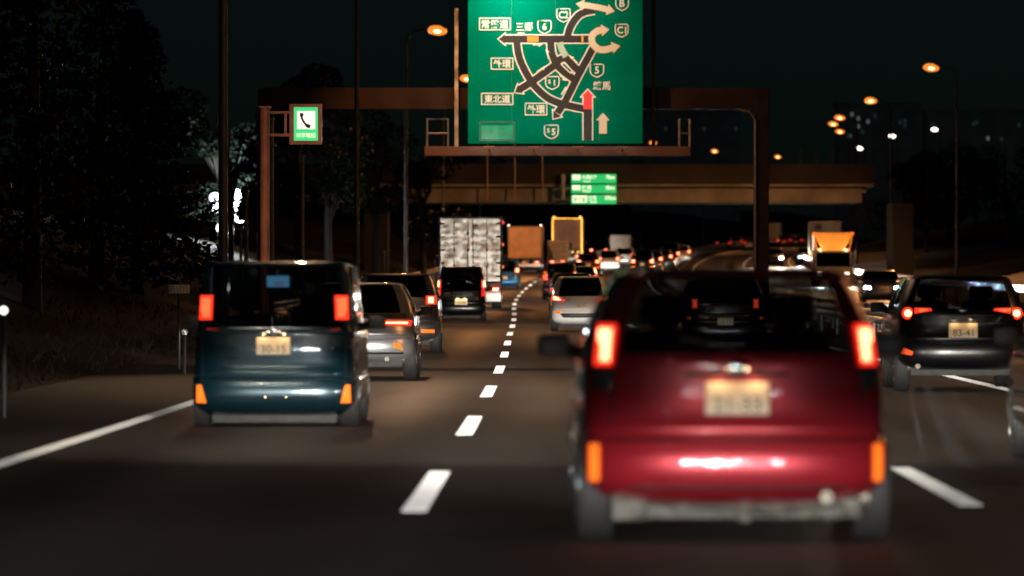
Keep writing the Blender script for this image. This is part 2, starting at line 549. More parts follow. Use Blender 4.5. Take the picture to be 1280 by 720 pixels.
def body_mesh(S, belt, wt, L, axles, rw, edge_i=6):
    """closed body shell: 0 paint, 1 rear glass, 2 windscreen, 3 side glass, 4 dark wheel housing, 5 dark lower sill"""
    zs = []
    for a, b in zip(S.k, S.k[1:]):
        m_ = max(1, int((b[0]-a[0])/.07))
        zs += [a[0]+(b[0]-a[0])*i/m_ for i in range(m_)]
    zs.append(S.k[-1][0])
    NS = 12
    fr = [-f for f in FR[:0:-1]]+FR          # -1 .. 1
    bm = bmesh.new()
    rings = []
    for z in zs:
        w_, yr, yf = S.at(z)
        ring = []
        for f in fr:                          # rear, left to right
            y = yr+S.Lc*(1-max(0, 1-abs(f)**S.n)**(1/S.n))
            ring.append((w_*f*S.tap(y, yr), y))
        ya, yb = yr+S.Lc, yf-S.Lf
        for i in range(1, NS):                # right side, rear to front
            y = ya+(yb-ya)*i/NS
            ring.append((w_*S.tap(y, yr), y))
        for f in fr[::-1]:
            y = yf-S.Lf*(1-max(0, 1-abs(f)**S.nf)**(1/S.nf))
            ring.append((w_*f*S.tap(y, yr), y))
        for i in range(NS-1, 0, -1):
            y = ya+(yb-ya)*i/NS
            ring.append((-w_*S.tap(y, yr), y))
        rings.append([bm.verts.new((x, y, z)) for x, y in ring])
    NR = len(fr)
    M = len(rings[0])
    for r in range(len(zs)-1):
        zm = (zs[r]+zs[r+1])/2
        for i in range(M):
            a, b = rings[r], rings[r+1]
            f = bm.faces.new((a[i], a[(i+1) % M], b[(i+1) % M], b[i]))
            mi = 0
            if belt < zm < wt:
                if i < NR-1:
                    c = abs((fr[i]+fr[i+1])/2)
                    if c < FR[edge_i]: mi = 1
                elif i < NR-1+NS:
                    j = i-(NR-1)
                    if 1 <= j <= 9 and j != 5: mi = 3
                elif i < 2*NR-2+NS:
                    c = abs((fr[(i-NR-NS+1)]+fr[min(NR-1, i-NR-NS+2)])/2)
                    if c < FR[9]: mi = 2
                else:
                    j = M-1-i
                    if 1 <= j <= 9 and j != 5: mi = 3
            f.material_index = mi
    for ring, flip in ((rings[0], True), (rings[-1], False)):
        # close with strips between mirrored columns
        left = [ring[NR//2]]+[ring[k] for k in range(NR//2-1, -1, -1)]+[ring[M-k] for k in range(1, NS)]+[ring[NR+NS-1+NR-1-k] for k in range(0, NR//2)]
        right = [ring[NR//2]]+[ring[k] for k in range(NR//2+1, NR)]+[ring[NR-1+k] for k in range(1, NS)]+[ring[NR+NS-1+k] for k in range(0, NR//2)]
        end = ring[NR+NS-1+NR//2]
        for k in range(len(left)-1):
            vs = [left[k], left[k+1], right[k+1], right[k]]
            vs = list(dict.fromkeys(vs))
            if len(vs) > 2: bm.faces.new(vs).material_index = 0 if not flip else 4
        bm.faces.new((left[-1], end, right[-1]))
    bmesh.ops.recalc_face_normals(bm, faces=bm.faces)
    me = bpy.data.meshes.new('body')
    bm.to_mesh(me); bm.free()
    # wheel housings are cut right through
    cb = bmesh.new()
    for ya in axles:
        lathe_x(cb, [(-1.3, rw+.05), (1.3, rw+.05)], 0, ya, rw, 28)
    for f in cb.faces: f.material_index = 4
    bmesh.ops.recalc_face_normals(cb, faces=cb.faces)
    cm = bpy.data.meshes.new('cut'); cb.to_mesh(cm); cb.free()
    for mm_ in (me, cm):
        for _ in range(6): mm_.materials.append(None)
    for i, q in enumerate((M_BLK,)*6):
        me.materials[i] = q; cm.materials[i] = q
    o = bpy.data.objects.new('tmp', me); c = bpy.data.objects.new('cut', cm)
    COL.objects.link(o); COL.objects.link(c)
    md = o.modifiers.new('b', 'BOOLEAN'); md.operation = 'DIFFERENCE'; md.object = c; md.solver = 'EXACT'
    bpy.context.view_layer.update()
    res = bpy.data.meshes.new_from_object(o.evaluated_get(bpy.context.evaluated_depsgraph_get()))
    bpy.data.objects.remove(o); bpy.data.objects.remove(c)
    bpy.data.meshes.remove(me); bpy.data.meshes.remove(cm)
    return res
def split(me, ids):
    out = {}
    for gi in ids:
        vs, fs, idx, mi = [], [], {}, []
        for p in me.polygons:
            if p.material_index in gi:
                f = []
                for v in p.vertices:
                    if v not in idx:
                        idx[v] = len(vs); vs.append(me.vertices[v].co.copy())
                    f.append(idx[v])
                fs.append(f); mi.append(p.material_index)
        out[gi] = (vs, fs, mi)
    return out
def wheel(parent, x, y, r, wd=.2, rimr=.62):
    s = 1 if x > 0 else -1
    bm = bmesh.new()
    h = wd/2
    lathe_x(bm, [(-h, r*.62), (-h, r*.93), (-h*.8, r*.985), (-h*.3, r), (h*.3, r), (h*.8, r*.985), (h, r*.93), (h, r*.62)], x, y, r, 28)
    wh = obj('wheel', bm, M_RUB, parent, 40)
    bm = bmesh.new()
    lathe_x(bm, [(s*h*.2, r*.6), (s*h*1.02, r*.62), (s*h*1.04, r*.56), (s*h*.75, r*.52), (s*h*.6, r*.2), (s*h*.9, r*.12), (s*h*.9, .005)], x, y, r, 20)
    obj('rim', bm, M_RIM, wh, 40)
    return wh
def car(label, cat, X, d, spec, group=None, rz=None, flip=False, name=None):
    """origin on the road under the tail, +y is the car's front"""
    W, H, L = spec['dim']
    keys, belt, wt = profile(W, H, L, **spec.get('prof', {}))
    z0 = spec.get('prof', {}).get('z0', .27)
    S = Surf(keys, spec.get('Lc', .42), spec.get('n', 3.2), spec.get('tp', .07), .55, 2.6)
    h = W/2
    rw = spec.get('rw', .315)
    root = thing(name or spec.get('name', 'car'), label, cat, (X, d, road_z(d)), (heading(d) if rz is None else rz)+(math.pi if flip else 0), group)
    root.rotation_mode = 'ZXY'
    pitch = math.atan((road_z(d+4)-road_z(d-1))/5.0)
    root.rotation_euler.x = -pitch if flip else pitch
    ax = (spec.get('ra', .78), L-.85)
    me = body_mesh(S, belt, wt, L, ax, rw, spec.get('edge', 6))
    parts = split(me, [(0, 4, 5), (1,), (2,), (3,)])
    bpy.data.meshes.remove(me)
    gl = spec.get('glass', M_GLSD)
    vs, fs, mi = parts[(0, 4, 5)]
    body = raw('body', vs, fs, [spec['paint'], M_BLK, M_BLK, M_BLK, M_BLK, M_BLK], root, 32)
    for p, q in zip(body.data.polygons, mi): p.material_index = q
    for key, nm in (((1,), 'rear_window'), ((2,), 'windscreen'), ((3,), 'side_window')):
        vs, fs, mi = parts[key]
        if key == (3,):
            for sgn in (-1, 1):
                keep = [f for f in fs if sgn*sum(vs[i].x for i in f) > 0]
                used = sorted({i for f in keep for i in f}); mp_ = {i: k for k, i in enumerate(used)}
                raw(nm, [vs[i] for i in used], [[mp_[i] for i in f] for f in keep], gl, root, 32)
        else:
            raw(nm, vs, fs, spec.get('rearglass', gl) if key == (1,) else gl, root, 32)
    for x in (-1, 1):
        for y in ax:
            wheel(root, x*(h-.115), y, rw)
    # door mirrors
    for x in (-1, 1):
        bm = bmesh.new()
        ym = L-1.1-spec.get('prof', {}).get('hoodL', 1.1)*.55
        box(bm, min(x*(h+.01), x*(h+.20)), max(x*(h+.01), x*(h+.20)), ym-.05, ym+.05, belt-.04, belt+.10, .03)
        tube(bm, [(x*(h-.08), ym+.01, belt-.03), (x*(h+.05), ym, belt+.01)], .045, 8)
        obj('door_mirror', bm, spec.get('mirror', M_BLK), root, 40)
    # lamps
    for q, lm, cm in spec['tails']:
        for s in (-1, 1):
            t_ = obj('tail_light', S.patch([(s*a, b) for a, b in q], .012, .012), lm, root, 40)
            if cm:
                cx, cz = sum(a for a, b in q)/4, sum(b for a, b in q)/4
                k = spec.get('corek', (.55, .72))
                obj('lamp_core', S.patch([(s*(cx+(a-cx)*k[0]), cz+(b-cz)*k[1]) for a, b in q], .027, .006), cm, t_, 40)
    if spec.get('glow'):
        q = spec['tails'][0][0]
        cx, cz = sum(a for a, b in q)/4, sum(b for a, b in q)/4
        for sg_ in (-1, 1):
            p = S.rear(sg_*cx, cz)
            point('tail_light_glow', (p[0], p[1]-.14, p[2]), spec['glow'], (1, .10, .04), .05, root)
    for q, lm in spec.get('refl', []):
        for s in (-1, 1):
            obj('reflector', S.patch([(s*a, b) for a, b in q], .008, .01, 4, 4), lm, root, 40)
    for q, lm, nm in spec.get('trim', []):
        obj(nm, S.patch(q, .004, .012, 16, 3), lm, root, 40)
    # number plate
    pz, pw = spec.get('plate', (.8, .33))
    if pz:
        py = min(S.rear(0, pz-.08)[1], S.rear(0, pz+.08)[1])
        pl = obj('number_plate', bx(-pw/2, pw/2, py-.022, py+.03, pz-pw/4, pz+pw/4, bev=.006), M_PLATE, root)
        bm = bmesh.new()
        text_into(bm, spec.get('num', '36-17'), .0, pz-.03, pw*.23, py-.0245, pw*.82)
        obj('lettering', bm, M_PTXT, pl)
        if spec.get('plamp'):
            for sx in (-1, 1):
                lamp = obj('plate_lamp', bx(sx*pw*.32-.02, sx*pw*.32+.02, py-.10, py+.03, pz+pw/4+.048, pz+pw/4+.060), M_BLK, root)
                point('plate_lamp_light', (sx*pw*.30, py-.085, pz+pw/4+.035), spec['plamp']*3.2, (1, .66, .33), .006, root)
    for x, z, r in spec.get('rounds', []):
        for sg_ in (-1, 1):
            p = S.rear(sg_*x, z)
            bm = bmesh.new()
            bmesh.ops.create_uvsphere(bm, u_segments=20, v_segments=10, radius=1, matrix=Matrix.Translation(p) @ Matrix.Diagonal((r, .05, r, 1)))
            t_ = obj('tail_light', bm, M_TAIL, root, 60)
            bm = bmesh.new()
            bmesh.ops.create_uvsphere(bm, u_segments=16, v_segments=8, radius=1, matrix=Matrix.Translation((p[0], p[1]-.03, p[2])) @ Matrix.Diagonal((r*.62, .04, r*.62, 1)))
            obj('lamp_core', bm, M_CORE, t_, 60)
    em = spec.get('emblem')
    if em:
        ey = S.rear(0, em)[1]
        bm = bmesh.new()
        bmesh.ops.create_uvsphere(bm, u_segments=16, v_segments=8, radius=1, matrix=Matrix.Translation((0, ey-.004, em)) @ Matrix.Diagonal((.065, .012, .04, 1)))
        obj('emblem', bm, M_CHR, root, 60)
    # under the tail
    bm = bmesh.new()
    zz = z0-.09
    box(bm, -(h-.22), h-.22, .33, .42, zz-.07, zz+.09, .015)
    box(bm, -(h-.30), h-.38, ax[0]-.10, ax[0]+.02, rw-.10, rw-.02, .02)
    if spec.get('under'):
        for xx, ww, dz in ((-.60, .10, -.06), (-.30, .05, .02), (.05, .04, -.08), (.30, .10, .03), (.66, .05, -.03)):
            box(bm, xx-ww, xx+ww, .27, .34, zz-.05+dz*.5, zz+.06+dz*.3, .02)
        tube(bm, [(-.7, .3, zz+.05), (.2, .28, zz-.03), (.7, .3, zz+.04)], .022, 8)
    obj('underbody', bm, spec.get('under', M_UNDD), root, 40)
    if spec.get('pipe'):
        px = spec['pipe']
        bm = bmesh.new()
        tube(bm, [(px, .06, z0-.03), (px, .5, z0-.03)], .036, 14)
        tube(bm, [(px-.12, .44, z0-.04), (px+.26, .44, z0-.04)], .085, 14)
        obj('exhaust', bm, M_PIPE, root, 40)
    if spec.get('wiper'):
        bm = bmesh.new()
        a = Vector(S.rear(.0, belt+.03)); b = Vector(S.rear(-.32, belt+.09))
        tube(bm, [a+Vector((0, -.02, 0)), b+Vector((0, -.02, 0))], .01, 6)
        obj('rear_wiper', bm, M_BLK, root)
    if spec.get('antenna'):
        bm = bmesh.new()
        bmesh.ops.create_cone(bm, cap_ends=True, segments=8, radius1=.05, radius2=.012, depth=.06, matrix=Matrix.Translation((0, .9, H+.025)) @ Matrix.Diagonal((.5, 1.6, 1, 1)))
        obj('antenna', bm, spec['paint'], root)
    if spec.get('cabin'):
        obj('cabin_floor', bx(-(h-.12), h-.12, .5, L-1.3, belt-.10, belt-.06), M_DARK, root)
        for y in (1.15, 2.15):
            for x in (-.36, .36):
                bm = bmesh.new()
                box(bm, x-.23, x+.23, y, y+.12, belt-.07, belt+.12, .04)
                box(bm, x-.13, x+.13, y+.0, y+.10, belt+.16, belt+.33, .04)
                box(bm, x-.05, x+.05, y+.03, y+.06, belt+.1, belt+.18)
                obj('seat', bm, M_DARK, root, 40)
    # headlamps
    hl = spec.get('heads', (.6, .72))
    for s in (-1, 1):
        q = [(s*(h-.36), hl[0]), (s*(h-.08), hl[0]+.02), (s*(h-.12), hl[1]+.03), (s*(h-.34), hl[1])]
        obj('headlight', S.patch(q, .01, .012, 6, 4, front=True), spec.get('headm', M_CLEAR), root, 40)
        if spec.get('beam', True):
            zc = (hl[0]+hl[1])/2
            yc = S.front(s*(h-.22), zc)[1]+.08
            (low_beam('headlight_beam', (s*(h-.22), yc, zc), spec.get('bpow', 20000), spec.get('bcol', (1, .93, .82)), root, .35)
             if not spec.get('wide') else spot('headlight_beam', (s*(h-.22), yc, zc), (0, 1, .03), spec['wide'], spec.get('bcol', (1, .93, .82)), 30, .9, .05, root))
    return root

def sq(x0, x1, z0, z1, sh=0):
    return [(x0, z0), (x1, z0), (x1+sh, z1), (x0+sh, z1)]
GQ = 'cars queuing in the traffic jam'
P_RED = paint('ruby_paint', (.27, .010, .018), .5, .38)
P_TEAL = paint('dark_teal_paint', (.002, .019, .029), .5, .27)
P_SILV = paint('silver_paint', (.45, .47, .50), .7, .36)
P_GREY = paint('gunmetal_paint', (.13, .13, .14), .7, .36)
P_BLACK = paint('black_paint', (.003, .003, .004), .0, .3, .6)
P_WHITE = paint('white_paint', (.88, .87, .85), .0, .35)
P_MAROON = paint('maroon_paint', (.10, .008, .010), .5, .36)
P_BLUE = paint('blue_paint', (.01, .12, .30), .4, .36)

# the ruby hatchback right ahead
red = car('large ruby red hatchback close ahead, rear lights glowing above a lit number plate', 'car', 1.265, 33.6, dict(
    name='hatchback', dim=(1.80, 1.545, 4.1), paint=P_RED, glass=M_GLS, under=M_UND, prof=dict(z0=.285, belt=1.06, rake=.24, tumble=.215), Lc=.46, n=2.7, tp=.085,
    tails=[([(.705, .995), (.79, .995), (.765, 1.225), (.675, 1.225)], M_TAIL, M_CORE)], corek=(.55, .78), edge=6,
    refl=[(sq(.775, .822, .34, .55), M_AMB), ([(.70, .85), (.79, .85), (.80, .975), (.70, .975)], M_CLEAR)],
    trim=[([(-.30, .93), (.30, .93), (.28, .955), (-.28, .955)], M_BLK, 'hatch_handle'),
          ([(-.705, .572), (.705, .572), (.705, .582), (-.705, .582)], M_BLK, 'panel_gap'), ([(-.712, .585), (-.702, .585), (-.692, .985), (-.702, .985)], M_BLK, 'panel_gap'),
          ([(.702, .585), (.712, .585), (.702, .985), (.692, .985)], M_BLK, 'panel_gap'), ([(-.62, .30), (.62, .30), (.60, .318), (-.60, .318)], M_BLK, 'bumper_slot'), ([(-.60, .352), (.60, .352), (.60, .372), (-.60, .372)], P_RED, 'body_crease'), ([(-.62, .50), (.62, .50), (.62, .515), (-.62, .515)], P_RED, 'body_crease')],  # last two strips are added ridges that catch headlight glints
     plate=(.81, .36), num='21-33', plamp=.22, emblem=.985, pipe=.50, wiper=True, antenna=True, cabin=True, rw=.31, bpow=45000, heads=(.62, .75)), GQ, rz=math.radians(.25))
# lane to the left, near to far
van = car('dark teal minivan with tall red rear lights and a blue screen glowing inside', 'minivan', -2.45, 61.5, dict(
    name='minivan', dim=(1.73, 1.71, 4.7), paint=P_TEAL, glass=M_GLS, rearglass=M_GLSP, prof=dict(z0=.20, belt=1.03, rake=.09, tumble=.10, hoodL=.75, slope=.75), Lc=.30, n=3.6, tp=.05, edge=7,
    tails=[(sq(.635, .76, 1.105, 1.355, -.01), M_TAIL, M_COREO)], corek=(.60, .80), refl=[([(.69, .25), (.785, .25), (.78, .435), (.74, .435)], M_AMB)],
    trim=[([(-.72, .985), (.72, .985), (.72, 1.012), (-.72, 1.012)], M_CHR, 'chrome_strip'), ([(-.74, .46), (-.73, .46), (-.735, .98), (-.745, .98)], M_BLK, 'panel_gap'), ([(.73, .46), (.74, .46), (.745, .98), (.735, .98)], M_BLK, 'panel_gap'),
          ([(-.73, .475), (.73, .475), (.73, .484), (-.73, .484)], M_BLK, 'panel_gap'),
          ([(-.55, .30), (.60, .30), (.60, .318), (-.55, .318)], P_TEAL, 'body_crease'), ([(-.55, .545), (.62, .545), (.62, .562), (-.55, .562)], P_TEAL, 'body_crease'),
          ([(-.55, .60), (.62, .60), (.62, .615), (-.55, .615)], P_TEAL, 'body_crease'), ([(-.50, .70), (.64, .70), (.64, .715), (-.50, .715)], P_TEAL, 'body_crease')],  # teal strips are added ridges shaped to catch headlight glints
     plate=(.835, .35), num='30-15', plamp=.2, emblem=.99, cabin=True, rw=.32, pipe=None), GQ)
scr = obj('screen', bx(-.13, .10, 1.42, 1.45, 1.44, 1.555, bev=.005), mat('blue_screen', (.03, .05, .06), .3, nscale=9, namt=.6, emit=(.05, .17, .28), estr=5), van)
obj('screen_picture', bx(-.06, .05, 1.412, 1.419, 1.45, 1.50), mat('screen_figure', (.03, .05, .06), .3, nscale=22, namt=.6, emit=(.06, .09, .13), estr=6), scr)
silver = car('silver crossover half hidden behind the teal minivan', 'car', -2.36, 91.6, dict(
    name='crossover', dim=(1.80, 1.50, 4.4), paint=P_SILV, prof=dict(z0=.36, belt=1.03, rake=.42, tumble=.22), Lc=.5, n=2.8, tp=.08,
    tails=[([(.38, .85), (.80, .83), (.82, .92), (.40, .92)], M_TAIL, M_CORE)], corek=(.8, .4), refl=[([(.56, .50), (.70, .46), (.66, .55), (.55, .58)], M_AMB)],
    trim=[([(-.7, .40), (.7, .40), (.7, .43), (-.7, .43)], M_BLK, 'rear_diffuser'), ([(-.76, .945), (.76, .945), (.74, 1.02), (-.74, 1.02)], M_BLK, 'black_panel')],
     plate=(.72, .33), num='44-02', rw=.35, pipe=.45, antenna=True), GQ)
suv = car('gunmetal suv between the silver crossover and the black compact van', 'car', -2.40, 123.8, dict(
    name='suv', dim=(1.84, 1.66, 4.6), paint=P_GREY, prof=dict(z0=.34, belt=1.17, rake=.2, tumble=.18), Lc=.42, n=3.0, tp=.07,
    tails=[(sq(.62, .83, 1.02, 1.20), M_TAIL, M_CORE)], refl=[(sq(.52, .80, .43, .50), M_AMB)],
    trim=[([(-.4, .80), (.4, .80), (.42, .95), (-.42, .95)], M_BLK, 'plate_recess')],  plate=(.86, .33), num='78-20', rw=.37, pipe=.5, antenna=True), GQ)
bvan = car('black compact van with a lit plate, just behind the silver truck', 'van', -1.70, 200.5, dict(
    name='compact_van', dim=(1.68, 1.80, 4.2), paint=P_BLACK, prof=dict(z0=.24, belt=1.02, rake=.12, tumble=.15, hoodL=.8), Lc=.35, n=3.2, tp=.06,
    tails=[(sq(.68, .82, 1.08, 1.36), M_TAIL, M_CORE)], refl=[(sq(.68, .8, .8, 1.05), M_TAILD)], plate=(.62, .42), num='15-08', plamp=.5, rw=.32, wide=720), GQ)
# lane of the hatchback, further on
white = car('pearl white hatchback just past the left flank of the ruby hatchback', 'car', 1.93, 167.5, dict(
    name='hatchback', dim=(1.72, 1.56, 4.1), paint=P_WHITE, prof=dict(z0=.30, belt=1.0, rake=.3, tumble=.2), Lc=.45, n=2.8, tp=.08,
    tails=[([(.44, .86), (.83, .88), (.83, 1.02), (.62, .98)], M_TAIL, M_CORE)], refl=[([(.56, .50), (.74, .52), (.72, .58), (.58, .57)], M_AMB)],
    trim=[([(-.5, .40), (.5, .40), (.6, .52), (-.6, .52)], M_BLK, 'rear_diffuser')],  plate=(.76, .33), num='62-11', rw=.33), GQ)
car('maroon minivan with amber glow, left of the dark queue beyond the white hatchback', 'minivan', 2.28, 285, dict(
    name='minivan', dim=(1.70, 1.72, 4.4), paint=P_MAROON, prof=dict(z0=.26, belt=1.0, rake=.1, tumble=.12, hoodL=.8), tails=[(sq(.6, .82, .92, 1.18), M_TAIL, M_COREO)],
    refl=[(sq(.64, .78, 1.24, 1.32), M_AMB)], plate=(.7, .33), num='11-74'), GQ)
car('dark estate car ahead of the white hatchback', 'car', 2.30, 228, dict(
    name='estate_car', dim=(1.78, 1.50, 4.6), paint=P_BLACK, prof=dict(z0=.28, belt=.98, rake=.34, tumble=.2), tails=[(sq(.5, .82, .80, .93), M_TAIL, M_CORE)],
    plate=(.7, .33), num='90-45'), GQ)
car('blue tailed compact car tucked in front of the silver truck', 'car', -.42, 338, dict(
    name='compact_car', dim=(1.72, 1.66, 4.0), paint=P_BLUE, prof=dict(z0=.26, belt=1.0, rake=.2, tumble=.16), tails=[(sq(.58, .82, .95, 1.2), M_TAIL, M_CORE)],
    plate=(.66, .33), num='52-31'), GQ)
# far traffic
def fx(px, d):
    return (px-640)*d/FPX
FT = dict(tails=[(sq(.52, .82, .82, 1.04), M_TAIL, M_CORE)], plate=(.68, .33))
FTD = dict(tails=[(sq(.56, .82, .84, 1.0), M_TAILD, None)], plate=(.68, .33))
FTA = dict(tails=[(sq(.52, .82, .82, 1.04), M_TAIL, M_CORE)], refl=[(sq(.55, .8, .45, .56), M_AMB)], plate=(.68, .33))
far = [
    ('small white hatchback far ahead, under the left edge of the dark estate cars', 761, 455, P_WHITE, 1.6, 'hatchback'),
    ('black suv with bright red lights beside the small white hatchback far ahead', 803, 432, P_BLACK, 1.75, 'suv'),
    ('dark saloon right of the black suv far ahead', 828, 480, P_GREY, 1.45, 'saloon_car'),
    ('white tailed car by the median rail, right end of the near far-off cluster', 852, 540, P_WHITE, 1.5, 'saloon_car'),
    ('red hatchback in the gap between the yellow-lit truck and the white hatchback', 735, 430, P_MAROON, 1.5, 'hatchback'),
    ('dark car leading the single file at the foot of the far rise', 904, 690, P_BLACK, 1.5, 'saloon_car'),
    ('white car following on the far rise left of the gantry column', 920, 735, P_WHITE, 1.5, 'saloon_car'),
    ('grey car beside the gantry column on the far rise', 938, 700, P_GREY, 1.5, 'saloon_car'),
    ('red lit car right of the gantry column at the far bend', 980, 770, P_MAROON, 1.5, 'hatchback'),
    ('white estate at the far bend left of the orange truck', 992, 800, P_WHITE, 1.6, 'estate_car'),
    ('last dark car at the far bend next to the orange truck', 1008, 790, P_BLACK, 1.5, 'saloon_car'),
    ('dark taxi shaped car with twin red lights right of the black suv far ahead', 815, 455, P_BLACK, 1.5, 'saloon_car'),
    ('tall dark van between the saloons far ahead', 838, 515, P_BLACK, 1.9, 'van'),
    ('grey estate car close to the median rail far ahead', 846, 580, P_GREY, 1.5, 'estate_car'),
    ('silver car under the canvas-topped truck far ahead', 781, 500, P_SILV, 1.5, 'hatchback'),
    ('dark compact car squeezed left of the small white hatchback', 748, 560, P_BLACK, 1.55, 'hatchback'),
    ('dark car midway along the bend right of the gantry column', 995, 765, P_BLACK, 1.5, 'saloon_car'),
    ('dark hatchback low behind the roof of the estate car', 727, 300, P_GREY, 1.5, 'hatchback'),
    ('black saloon immediately ahead of the maroon minivan', 716, 330, P_BLACK, 1.6, 'saloon_car'),
]
for lb, px, d, pt, H, nm in far:
    car(lb, 'car', fx(px, d), d, dict(name=nm, dim=(1.75, H, 4.4), paint=pt, prof=dict(z0=.27, belt=.98, rake=.26, tumble=.18), beam=d < 560, **(FTA if d < 600 and px % 2 else FT if d < 600 else FTD)), GQ)
# right-hand lane
car('black suv in the right lane with round and pointed red lights', 'car', 6.17, 82, dict(
    name='suv', dim=(1.84, 1.60, 4.5), paint=P_BLACK, glass=M_GLS, rearglass=M_GLSP, prof=dict(z0=.38, belt=1.12, rake=.26, tumble=.2), Lc=.45, n=3.0, tp=.07, edge=6,
    rounds=[(.745, 1.075, .085)],
    tails=[([(.42, 1.115), (.655, 1.07), (.655, 1.15), (.44, 1.145)], M_TAIL, M_COREO)], corek=(.5, .55),
    refl=[([(.70, .50), (.84, .52), (.80, .60), (.68, .55)], M_REDR)], plate=(.84, .40), num='83-41', plamp=.2, emblem=1.12, rw=.36, pipe=-.62, cabin=True), GQ)
car('dark grey car cut by the right edge of the picture', 'car', 5.03, 47.2, dict(
    name='hatchback', dim=(1.72, 1.52, 4.2), paint=paint('charcoal_paint', (.03, .03, .032), .6, .36), prof=dict(z0=.28, belt=1.0, rake=.26, tumble=.2), tails=[(sq(.64, .84, .76, .90), M_TAIL, M_COREO)],
    plate=(.8, .33), num='27-66'), GQ)
car('dark suv seen through the rear window of the ruby hatchback', 'car', 4.45, 125, dict(
    name='suv', dim=(1.80, 1.62, 4.4), paint=P_BLACK, prof=dict(z0=.3, belt=1.05, rake=.26, tumble=.2), tails=[(sq(.58, .70, .93, 1.13), M_TAIL, M_COREO)], refl=[(sq(.72, .80, .70, .76), M_REDR)],
    trim=[([(-.5, .80), (.5, .80), (.5, .83), (-.5, .83)], M_CHR, 'chrome_strip')], plate=(.66, .33), num='19-53'), GQ)
# oncoming cars
ONC = 'oncoming cars beyond the median'
car('oncoming car with cold blue-white headlights next to the right lane suv', 'car', 16.3, 268, dict(name='saloon_car', dim=(1.75, 1.45, 4.4), paint=P_GREY, tails=[(sq(.5, .8, .8, .95), M_TAILD, None)], headm=M_HEADB, wide=22000, bcol=(.8, .9, 1), heads=(.6, .70)), ONC, flip=True)
car('oncoming car with one warm dazzling headlight beside the gantry column', 'car', 21.2, 488, dict(name='saloon_car', dim=(1.75, 1.5, 4.4), paint=P_BLACK, tails=[(sq(.5, .8, .8, .95), M_TAILD, None)], headm=M_HEADW, wide=22000, bcol=(1, .85, .6)), ONC, flip=True)
car('oncoming car with small bluish headlights left of the orange truck', 'car', 24.5, 498, dict(name='hatchback', dim=(1.72, 1.5, 4.2), paint=P_BLACK, tails=[(sq(.5, .8, .8, .95), M_TAILD, None)], headm=mat('headlamp_lens_dimblue', (.6, .6, .6), .1, 0, 1, 30, .1, emit=(.5, .7, 1), estr=7), wide=5000, bcol=(.8, .9, 1)), ONC, flip=True)

